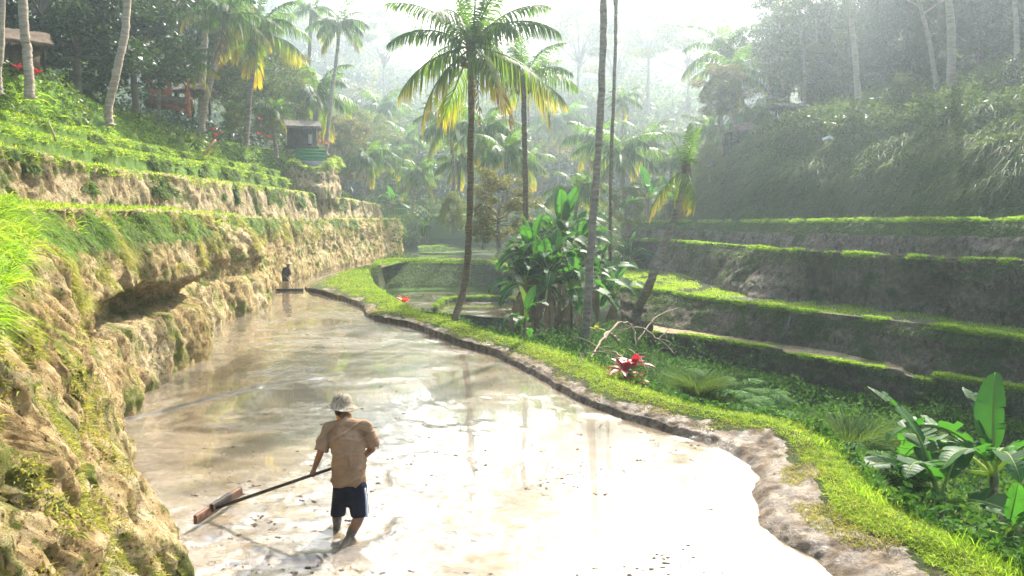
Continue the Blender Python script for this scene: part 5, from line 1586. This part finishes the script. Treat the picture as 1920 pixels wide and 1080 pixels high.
fl = [(398, 243, 39, 'topmost red plant beside the leaning palm foot'), (404, 255, 38.6, 'second red plant down beside the leaning palm foot'), (402, 266, 38.2, 'middle red plant of the slanting row on the slope'), (396, 276, 38, 'fourth red plant of the slanting row on the slope'), (389, 287, 37.8, 'lowest red plant of the slanting row on the slope'), (412, 250, 39, 'red plant set right of the slanting row')]
for i, (px, py, Y, lab) in enumerate(fl): rosette(lab, gpos(px, py, Y), .5, 'red_leaf', 8, 40 + i, group='red plants in a slanting row')
fl = [(600, 266, 56, 'pale red plant beside the hut'), (612, 270, 56, 'salmon coloured plant at the end of the green fence'), (488, 225, 47, 'red plant among bushes above the broad crowned palm foot'), (486, 252, 46, 'red plant on the slope left of the hut'), (502, 257, 47, 'red plant just below the hut roof level'), (34, 128, 24.0, 'red plant beneath the thatched house eaves'), (70, 138, 24.0, 'red plant right of the crooked whitish trunk'), (440, 212, 43, 'red plant behind the pale leaning trunk')]
for i, (px, py, Y, lab) in enumerate(fl): rosette(lab, gpos(px, py, Y), .55, 'red_leaf' if i not in (0, 1) else 'orange_leaf', 8, 60 + i)
g = Geo(); tube(g, np.array([at(381, 291, 37.4), at(392, 276, 37.4), at(405, 262, 37.6)]), [.05, .045, .04], 7, rough=.1)
tag(g.build('pole', MAT['wood_pale']), 'short pale pole leaning among the slanting row of red plants', 'pole')
g = Geo(); tube(g, np.array([at(104, 264, 17.5), at(99, 246, 17.6), at(91, 228, 17.7)]), [.02, .018, .01], 6, rough=.2)
tag(g.build('stick', MAT['twig']), 'dry stick standing in the grass of the near left slope', 'stick')

# ---- fallen branches by the leaning palm
def branch(label, pts, r0, seed, sub=3, name='fallen_branch'):
    r = np.random.default_rng(seed)
    pts = np.array(pts)
    g = Geo()
    c = curve(pts, 22); c += r.normal(size=c.shape) * r0 * .35
    tube(g, c, np.linspace(r0, r0 * .3, 22), 6, rough=.15)
    o = g.build(name, MAT['twig'])
    for i in range(sub):
        k = r.integers(6, 19)
        d = unit(r.normal(size=3) * np.array((1, .6, .8))) * r.uniform(.35, .9)
        g2 = Geo()
        tube(g2, curve([c[k], c[k] + d * .5 + (0, 0, .06), c[k] + d + r.normal(size=3) * .1], 8), np.linspace(r0 * .45, r0 * .1, 8), 5, rough=.15)
        g2.build('twig', MAT['twig'], o)
    return tag(o, label, 'branch', 'fallen branches beside the banana clump')
branch('thick fallen branch sweeping down towards the dyke', [at(1160, 640, 20), at(1140, 625, 19.5), at(1120, 650, 18.5), at(1100, 690, 17)], .05, 1)
branch('long thin bent branch arching over the crimson plants', [at(1085, 665, 17.5), at(1150, 660, 17), at(1180, 690, 16), at(1213, 742, 14.8)], .022, 2, 1)
branch('pale dead branch reaching right in front of the lowest terrace', [at(1160, 620, 21), at(1200, 615, 20.5), at(1240, 640, 20), at(1265, 662, 20)], .035, 3, 4)
branch('dead branch curling up beside the leaning palm foot', [at(1130, 640, 19), at(1160, 605, 20), at(1185, 612, 20.5), at(1192, 650, 20)], .04, 4, 4)
branch('pale stick standing slanted left of the crimson plants', [at(1103, 702, 16), at(1095, 680, 16.2), at(1086, 660, 16.4)], .02, 5, 0)
branch('dead branch spreading at the foot of the middle right terrace', [at(1195, 640, 20), at(1225, 600, 21), at(1250, 585, 21.5), at(1270, 578, 22)], .025, 6, 4)
branch('thin root hanging below the fallen branches', [at(1180, 655, 19), at(1200, 670, 18.6), at(1215, 700, 18)], .02, 7, 3)
# pale torn leaf lying on the right bank
g = Geo()
c = at(1552, 262, 41)
V_ = np.array([(x, .05 * math.sin(x * 9 + y * 5), z) for y, z in ((0, 0), (1, .09), (2, .15)) for x in np.linspace(-.28, .28, 6)])
V_[:, 2] += .07 * np.sin(V_[:, 0] * 7 + 1)
g.add(V_ + c, None, grid_faces(3, 6))
tag(g.build('plastic_scrap', MAT['white']), 'white scrap lying in the long grass in the sun glow', 'scrap')


# ================================================================== PEOPLE
def fuse(name, geos, voxel, mat, smooth_it=4, parent=None, disp=None, clips=()):
    """Fuse overlapping tapered limbs into one continuous surface."""
    g = Geo()
    for q in geos:
        for V, f3 in [(np.concatenate(q.V), None)]:
            g.add(V, np.concatenate(q.F3) if q.F3 else None, np.concatenate(q.F4) if q.F4 else None)
    o = g.build(name, mat)
    m = o.modifiers.new('r', 'REMESH'); m.mode = 'VOXEL'; m.voxel_size = voxel; m.use_smooth_shade = True
    s = o.modifiers.new('s', 'SMOOTH'); s.iterations = smooth_it; s.factor = .5
    dg = bpy.context.evaluated_depsgraph_get(); dg.update()
    me = bpy.data.meshes.new_from_object(o.evaluated_get(dg))
    o.modifiers.clear()
    old = o.data; o.data = me; bpy.data.meshes.remove(old)
    me.materials.clear(); me.materials.append(mat)
    n = len(me.vertices)
    co = np.empty(n * 3, np.float32); me.vertices.foreach_get('co', co); co = co.reshape(-1, 3).astype(float)
    for cp_, cn_, cr_ in clips:
        d_ = (co - cp_) @ cn_
        near_ = (np.linalg.norm(co - cp_, axis=1) < cr_) & (d_ > 0)
        co[near_] -= (d_[near_] * .97)[:, None] * cn_
    if clips: me.vertices.foreach_set('co', co.astype(np.float32).ravel()); me.update()
    if disp is not None:
        nr = np.empty(n * 3, np.float32); me.vertices.foreach_get('normal', nr); nr = nr.reshape(-1, 3)
        co = co + nr * disp(co)[:, None]
        me.vertices.foreach_set('co', co.astype(np.float32).ravel())
    me.polygons.foreach_set('use_smooth', np.ones(len(me.polygons), bool))
    me.update()
    if parent is not None: o.parent = parent
    return o
def limb(pts, rad, side=(1, 0, 0), sides=14, n=None):
    """Tapered limb with rounded ends."""
    pts = np.asarray(pts, float)
    n = n or max(12, 8 * len(pts))
    c = curve(pts, n)
    rad = np.asarray(rad, float)
    if rad.ndim == 1: rad = np.stack([rad, rad], -1)
    R = cr_eval(rad, np.linspace(0, len(rad) - 1, n))
    d0 = unit(c[0] - c[1]); d1 = unit(c[-1] - c[-2])
    a0 = [c[0] + d0 * R[0].mean() * k for k in (.92, .6, .3)]; r0 = [R[0] * k for k in (.35, .78, .95)]
    a1 = [c[-1] + d1 * R[-1].mean() * k for k in (.3, .6, .92)]; r1 = [R[-1] * k for k in (.95, .78, .35)]
    g = Geo()
    tube(g, np.concatenate([a0, c, a1]), np.concatenate([r0, R, r1]), sides, side_vec=side)
    return g
def hand(wr, dirn, grip, side, s=1.0):
    """Palm with four curled fingers of different length and a thumb, closed round a bar running along `grip`."""
    dirn = unit(np.asarray(dirn, float)); grip = unit(np.asarray(grip, float)); side = unit(np.asarray(side, float))
    gs = [limb([wr, wr + dirn * .045 * s, wr + dirn * .085 * s], [(.024, .018), (.036, .017), (.036, .016)], grip, 10, 10)]
    for i, L in enumerate((.068, .078, .074, .058)):
        b = wr + dirn * .08 * s + grip * (i - 1.5) * .019 * s
        k1 = b + (dirn * .5 + side * .45) * L * .55
        k2 = k1 + (side * .8 - dirn * .25) * L * .45
        k3 = k2 + (-dirn * .8 + side * .1) * L * .42
        gs.append(limb([b - dirn * .01, b, k1, k2, k3], [.0095, .0095, .009, .0085, .0075], grip, 8, 14))
    b = wr + dirn * .025 * s - grip * .03 * s
    gs.append(limb([b, b - grip * .015 + dirn * .03 + side * .012, b + grip * .004 + dirn * .055 + side * .035], [.012, .011, .009], side, 8, 10))
    return gs
skin_m = NT('tanned skin')
skin_m = skin_m.end(skin_m.princ(skin_m.ramp(skin_m.noise(9, 4), [(.3, (.13, .058, .032)), (.7, (.21, .10, .055))]), .45, skin_m.bump(skin_m.noise(60, 3), .1, .005), .4))
mudleg = plain('muddy skin', (.035, .028, .022), (.09, .07, .05), 20, .35, .4, 40, .5)
def cloth(name, c1, c2, sc=5, bump=.35):
    t = NT(name)
    col = t.ramp(t.noise(sc, 6, .6), [(.3, c1), (.7, c2)])
    n1 = t.bump(t.noise(7.0, 5, .55, t.stretch((1.0, 1.0, 2.2)), 1.2), bump, .05)
    return t.end(t.princ(col, .9, t.bump(t.noise(220, 2), .15, .003, n1), .1))
MS = cloth('worn tan cotton', (.18, .115, .07), (.27, .185, .12))
MN = cloth('navy cloth', (.006, .008, .018), (.012, .015, .032))
ML = cloth('pale blue painted sunlight', (.30, .34, .45), (.42, .45, .55))  # sunlit tone of the navy shorts, put into a cloth colour
MO = cloth('orange cloth', (.75, .22, .02), (.9, .32, .04))
MB_ = cloth('black cloth', (.02, .02, .025), (.04, .04, .045))
MT_ = cloth('sand coloured cloth', (.36, .27, .15), (.5, .38, .22))

# ---- the farmer with the leveller
B = 7.9
px2 = lambda x, y, dy=0.0: at(x, y, B + dy)
man = empty('person', tuple(on(648, 1030, 0)))
base_ = np.array(man.location)
HC = px2(641, 764, .26)
def L_(*p): return [np.asarray(q) - base_ for q in p]
rN, rF = on(640, 1034, -.03), on(632, 1001, -.03)
gs = []
# head and neck
hc = HC - base_
gs.append(limb([hc + (0, -.005, -.045), hc + (-.005, .005, .0), hc + (-.005, .01, .05)], [(.066, .082), (.076, .095), (.070, .088)], (1, 0, 0), 18))
gs.append(limb([hc + (-.01, .06, -.075), hc + (-.012, .085, -.045)], [(.034, .026), (.045, .03)], (1, 0, 0), 10))      # jaw
gs.append(limb([hc + (-.012, .10, .0), hc + (-.012, .122, -.022)], [.010, .014], (1, 0, 0), 8))                       # nose
for sx in (-1, 1):
    gs.append(limb([hc + (sx * .078, .0, -.022), hc + (sx * .084, -.006, .012)], [(.008, .018), (.010, .021)], (1, 0, 0), 8))  # ears
    gs.append(limb([hc + (sx * .03 - .012, .087, .012), hc + (sx * .04 - .012, .087, .012)], [.012, .011], (1, 0, 0), 8))    # brow and eye ridge
gs.append(limb([hc + (-.035, .098, -.045), hc + (.01, .098, -.045)], [.009, .009], (1, 0, 0), 8))                      # mouth
neck = L_(px2(648, 793, .15), px2(645, 778, .21)) 
gs.append(limb([neck[0], neck[1], hc + (0, -.01, -.04)], [.062, .055, .055], (1, 0, 0)))
chest = L_(px2(653, 900, .02), px2(653, 868, .03), px2(651, 830, .07), px2(649, 804, .14))
gs.append(limb(chest, [(.150, .11), (.135, .10), (.14, .085), (.09, .05)], (1, 0, 0), 18))
shL, shR = L_(px2(618, 805, .12), px2(684, 802, .08))
elL, wrL = L_(px2(602, 846, .02), px2(589, 880, .10))
elR, wrR = L_(px2(697, 842, .10), px2(672, 866, .30))
gs.append(limb([shL, (shL + elL) / 2, elL], [.056, .048, .040])); gs.append(limb([elL, (elL + wrL) / 2, wrL], [.040, .036, .026]))
gs.append(limb([shR, (shR + elR) / 2, elR], [.056, .048, .042])); gs.append(limb([elR, (elR + wrR) / 2, wrR], [.042, .036, .027]))
gs.append(limb([shL, (shL + shR) / 2 + (0, 0, .01), shR], [.05, .06, .05]))
hpL, hpR = L_(px2(640, 912, .05), px2(670, 912, -.02))
knL, anL, ftL = L_(px2(633, 962, .22), rF + (0, .0, .10), rF + (-.03, .10, -.02))
knR, anR, ftR = L_(px2(676, 962, -.02), px2(654, 1010, -.12), rN + (0, 0, 0))
gs.append(limb([hpL, (hpL + knL) / 2, knL], [.085, .075, .055])); gs.append(limb([knL, knL * .6 + anL * .4 + (0, -.02, 0), anL, ftL], [.052, .053, .036, .04]))
gs.append(limb([hpR, (hpR + knR) / 2, knR], [.088, .078, .060])); gs.append(limb([knR, knR * .62 + anR * .38 + (.005, -.018, 0), anR, ftR], [.058, .060, .038, .042]))
# the leveller's handle runs through both hands
RK = on(410, 951, .13)
HL = wrL + base_ + unit(np.array((-.35, .25, -1.0))) * .075
hdl = unit(HL - RK)
HR = RK + hdl * (np.linalg.norm(HL - RK) + .40) + np.array((0, 0, 0))
gs += hand(wrL, HL - base_ - wrL, hdl, (.2, .95, .1), .95)
wrR2 = HR - base_ - unit(np.array((-.3, .5, -.5))) * .075
gs.append(limb([wrR, wrR2], [.027, .026]))
gs += hand(wrR2, HR - base_ - wrR2, hdl, (-.4, .2, -.9), .95)
body = fuse('body', gs, .0075, skin_m, 3, man)
# darker wet mud on the lower legs: a part of its own, slightly proud of the skin
def lerp(a, b, f): return a * (1 - f) + b * f
fuse('muddy_shin', [limb([lerp(knR, anR, .62), lerp(knR, anR, .82), anR, ftR], [.058, .052, .044, .048]), limb([lerp(knL, anL, .6), anL, ftL], [.054, .044, .046])], .009, mudleg, 2, man)
# shirt
sg = [limb(L_(px2(654, 901, .0), px2(654, 880, .0), px2(653, 850, .01), px2(651, 820, .06), px2(649, 797, .13)), [(.192, .150), (.188, .145), (.186, .140), (.192, .130), (.125, .090)], (1, 0, 0), 24),
      limb(L_(px2(650, 812, .05), px2(648, 797, .11)), [(.12, .085), (.085, .07)], (1, 0, 0)),
      limb([shL + (0, 0, -.005), (shL + shR) / 2 + (0, .0, .03), shR + (0, 0, -.005)], [.078, .092, .078], (0, 1, 0)),
      limb([shL, lerp(shL, elL, .5) + (-.005, 0, 0), lerp(shL, elL, .93)], [.074, .076, .080]),
      limb([shR, lerp(shR, elR, .5) + (.022, 0, .02), lerp(shR, elR, .80) + (.03, 0, .02)], [.074, .080, .084])]
def folds(co):
    u = co @ np.array((.75, .2, .62)); v = co @ np.array((.6, 0, -.8))
    a1 = np.clip(1 - np.abs(fbm(np.stack([v * 11, u * 2.6, co[:, 1] * 3], -1), 2)) * 4.5, 0, 1) ** 1.5
    a2 = np.clip(1 - np.abs(fbm(np.stack([co[:, 0] * 4 + 5, co[:, 1] * 3, co[:, 2] * 12], -1), 2)) * 5, 0, 1)
    return a1 * .020 + a2 * .007 + fbm(co * 6, 2) * .012 - .006
dn_ = unit(np.array((.02, 0, -1.0)))
aL, aR = unit(elL - shL), unit(elR - shR)
shirt = fuse('shirt', sg, .0095, MS, 3, man, folds, [(L_(px2(654, 905, .0))[0], dn_, .5), (lerp(shL, elL, 1.0), aL, .16), (lerp(shR, elR, .95) + (.03, 0, .02), aR, .16)])
# scarf / collar
g = Geo()
cc = lerp(neck[0], neck[1], .75) + np.array((0, -.012, .004))
rg_ = [cc + np.array((math.cos(a) * .068, math.sin(a) * .062, .018 * math.sin(a))) for a in np.linspace(0, 2 * math.pi, 22)]
tube(g, np.array(rg_), .019, 8)
fuse('scarf', [g], .008, MO, 3, man)
# shorts
hmL, hmR = L_(px2(634, 962, .16), px2(674, 962, -.02))
pg = [limb(L_(px2(655, 925, .0), px2(655, 898, .01)), [(.175, .125), (.172, .122)], (1, 0, 0), 20),
      limb([hpL, lerp(hpL, hmL, .5), hmL], [.098, .090, .088]), limb([hpR, lerp(hpR, hmR, .5), hmR], [.102, .100, .098])]
fuse('shorts', pg, .010, MN, 3, man, lambda co: fbm(co * np.array((9, 9, 4)), 3) * .016, [(hmL + (0, 0, -.02), dn_, .16), (hmR + (0, 0, -.02), dn_, .16)])
fuse('painted_sunlit_side', [limb([hpR + (.085, -.03, -.02), lerp(hpR, hmR, .5) + (.088, -.03, 0), hmR + (.086, -.03, -.02)], [(.016, .03), (.016, .03), (.016, .03)], (1, 0, 0))], .007, ML, 1, man)  # pale strip paints the sunlight on the right side of the shorts
# hair at the nape
fuse('hair', [limb([hc + (0, -.032, -.038), hc + (0, -.025, .02), hc + (0, 0, .05)], [(.074, .068), (.080, .084), (.072, .08)], (1, 0, 0), 16)], .008, plain('black hair', (.012, .01, .009), (.03, .025, .02), 20, .6, .5, 80), 2, man)
# woven hat: crown and narrow drooping brim
hat_m = NT('woven straw')
wv = hat_m.N('ShaderNodeTexChecker'); wv.inputs['Scale'].default_value = 55
hat_m.L(hat_m.co, wv.inputs['Vector'])
hat_m = hat_m.end(hat_m.princ(hat_m.mix(wv.outputs['Fac'], (.13, .11, .08), (.36, .32, .24)), .85, hat_m.bump(hat_m.noise(75, 2, .5), 1.0, .02), .1))
prof = [(.003, .138), (.045, .132), (.080, .108), (.100, .070), (.112, .030), (.125, .005), (.168, -.026), (.176, -.034), (.166, -.037), (.118, -.004), (.100, .03), (.07, .09), (.003, .12)]
a_ = np.linspace(0, 2 * math.pi, 40, endpoint=False)
Vh = []
for r_, z_ in prof:
    wob = 1 + .035 * np.sin(a_ * 3 + 1) * (r_ > .11) + .02 * np.sin(a_ * 13) * (r_ > .05)
    Vh.append(np.stack([np.cos(a_) * r_ * wob, np.sin(a_) * r_ * 1.08 * wob, z_ + .010 * np.sin(a_ * 2 + .5) * (r_ > .11)], -1))
# woven relief
Vh = np.concatenate(Vh)
Vh = Vh * 1.0 + rng.normal(size=Vh.shape) * .0022
hat = link('hat', np_mesh('hat', Vh, grid_faces(len(prof), 40, True)[:, ::-1], hat_m), man, tuple(hc + (0, .0, .028)), (math.radians(-6), math.radians(7), 0))
tag(man, 'barefoot man in tan shirt, navy shorts and woven hat pushing a leveller through the mud', 'person')

# ---- the leveller
rk = empty('mud_leveller', tuple(on(408, 950, 0)))
rb = np.array(rk.location)
A_, Z_ = on(366, 975, .10), on(452, 920, .13)
ax = unit(Z_ - A_)
g = Geo(); n = 26
tube(g, np.array([RK - hdl * .06 - rb, RK + hdl * .9 - rb, HR + hdl * .02 - rb]), [.021, .019, .018], 10)
g.build('handle', plain('dark handle wood', (.014, .011, .009), (.05, .038, .03), 12, .5, .2, 40), rk)
def board(A, Z, hgt, thick, seed):
    r = np.random.default_rng(seed)
    A, Z = np.asarray(A) - rb, np.asarray(Z) - rb
    ax_ = unit(Z - A); up = unit(np.array((0, 0, 1.)) - ax_[2] * ax_); th = np.cross(ax_, up)
    K = 24
    rows = []
    for (a, b) in ((-.5, -.5), (-.5, .42), (-.40, .5), (.40, .5), (.5, .42), (.5, -.5), (-.5, -.5)):
        rows.append(np.array([A * (1 - t) + Z * t + th * thick * a + up * hgt * (b + r.uniform(-.04, .04)) for t in np.linspace(0, 1, K)]))
    G = np.stack(rows)
    g = Geo(); g.add(G.reshape(-1, 3), None, grid_faces(7, K))
    for k in (0, K - 1):
        g.add(G[:6, k], np.array([(0, i, i + 1) for i in range(1, 5)]))
    return g
board(A_, Z_, .105, .045, 1).build('blade_board', plain('wet red brown board', (.06, .026, .014), (.20, .09, .05), 9, .55, .6, 26), rk)
M_ = A_ * .48 + Z_ * .52
board(M_ - ax * .17 + (.02, -.03, .035), M_ + ax * .17 + (.02, -.03, .035), .09, .05, 2).build('cleat', MAT['wood_dark'], rk)
tag(rk, 'long handled wooden leveller board dragged over the mud by the man in the tan shirt', 'farm tool')

# ---- the far farmer
q0 = on(536, 545, 0)
man2 = empty('person', tuple(q0))
Y2 = q0[1]
def w2(px, py, dy=0.0): return at(px, py, Y2 + dy) - q0
gs = [limb([w2(540, 499), w2(540, 495)], [(.075, .09), (.08, .09)], (1, 0, 0)), limb([w2(538, 505), w2(540, 499)], [.06, .05]),
      limb([w2(536, 524), w2(536, 515), w2(537, 507)], [(.15, .11), (.14, .10), (.16, .10)], (1, 0, 0)),
      limb([w2(532, 507), w2(531, 514, -.05), w2(537, 520, -.25)], [.05, .042, .03]), limb([w2(541, 507), w2(543, 514, -.1), w2(541, 521, -.28)], [.05, .042, .03]),
      limb([w2(534, 524), w2(533, 534), w2(534, 545)], [.085, .06, .04]), limb([w2(539, 524), w2(539, 534), w2(538, 545, .1)], [.085, .06, .04])]
gs += hand(w2(537, 520, -.25), (.3, -.6, -.7), (.2, .3, 1), (1, 0, 0)) + hand(w2(541, 521, -.28), (-.2, -.6, -.7), (.2, .3, 1), (-1, 0, 0))
gs.append(limb([w2(540, 497) + (.10, -.02, -.01), w2(540, 497) + (.11, -.02, -.02)], [.014, .012]))
fuse('body', gs, .011, skin_m, 3, man2)
fuse('shirt', [limb([w2(536, 526), w2(536, 516), w2(537, 506)], [(.19, .14), (.18, .13), (.19, .12)], (1, 0, 0)), limb([w2(532, 507), w2(530.5, 513, -.05)], [.075, .07]), limb([w2(542, 507), w2(543.5, 513, -.1)], [.075, .07])], .015, MB_, 3, man2)
fuse('trousers', [limb([w2(536, 528), w2(536, 524)], [(.18, .14), (.17, .13)], (1, 0, 0)), limb([w2(533.5, 528), w2(533, 538)], [.115, .11]), limb([w2(539, 528), w2(539.5, 537)], [.115, .11])], .015, MT_, 3, man2)
a_ = np.linspace(0, 2 * math.pi, 28, endpoint=False)
Vh = np.concatenate([np.stack([np.cos(a_) * r_, np.sin(a_) * r_, np.full(28, z_)], -1) for r_, z_ in ((.005, .16), (.07, .13), (.10, .06), (.20, -.0), (.24, -.035), (.19, -.02), (.09, .03), (.005, .12))])
link('hat', np_mesh('hat', Vh, grid_faces(8, 28, True)[:, ::-1], MT_), man2, tuple(w2(540, 493.5)), (0, .12, 0))
tag(man2, 'distant man in dark shirt, sand trousers and brimmed hat standing against the ochre wall', 'person')
rk2 = empty('mud_leveller', tuple(on(550, 544, 0)))
r2 = np.array(rk2.location)
g = Geo(); tube(g, np.array([w2(539, 520, -.3) + q0 - r2, on(551, 543, .08) - r2]), [.025, .025], 8); g.build('handle', MAT['wood_pale'], rk2)
g = Geo()
A2, Z2 = on(517, 544, .07), on(569, 543, .07)
c_ = (A2 + Z2) / 2 - r2
box(g, c_, (np.linalg.norm(Z2 - A2), .06, .13), math.atan2(Z2[1] - A2[1], Z2[0] - A2[0])); g.build('blade_board', MAT['wood_dark'], rk2)
tag(rk2, 'long dark leveller board held by the distant man', 'farm tool')

# ------------------------------------------------------------------ the air
g = Geo()
a = np.array([(-170, -12, -12), (170, -12, -12), (170, 330, -12), (-170, 330, -12), (-170, -12, 62), (170, -12, 62), (170, 330, 62), (-170, 330, 62)], float)
g.add(a, None, np.array([(0, 3, 2, 1), (4, 5, 6, 7), (0, 1, 5, 4), (1, 2, 6, 5), (2, 3, 7, 6), (3, 0, 4, 7)]))
hm = bpy.data.materials.new('haze')
hm.use_nodes = True
ht = hm.node_tree
ht.nodes.clear()
ho = ht.nodes.new('ShaderNodeOutputMaterial')
hv = ht.nodes.new('ShaderNodeVolumePrincipled')
hv.inputs['Color'].default_value = (.74, .89, 1.0, 1)
hv.inputs['Density'].default_value = HAZE_DENSITY
hv.inputs['Anisotropy'].default_value = .76
ht.links.new(hv.outputs[0], ho.inputs['Volume'])
tag(g.build('haze', hm, smooth=False), 'pale morning haze filling the valley', 'haze', None, 'stuff')
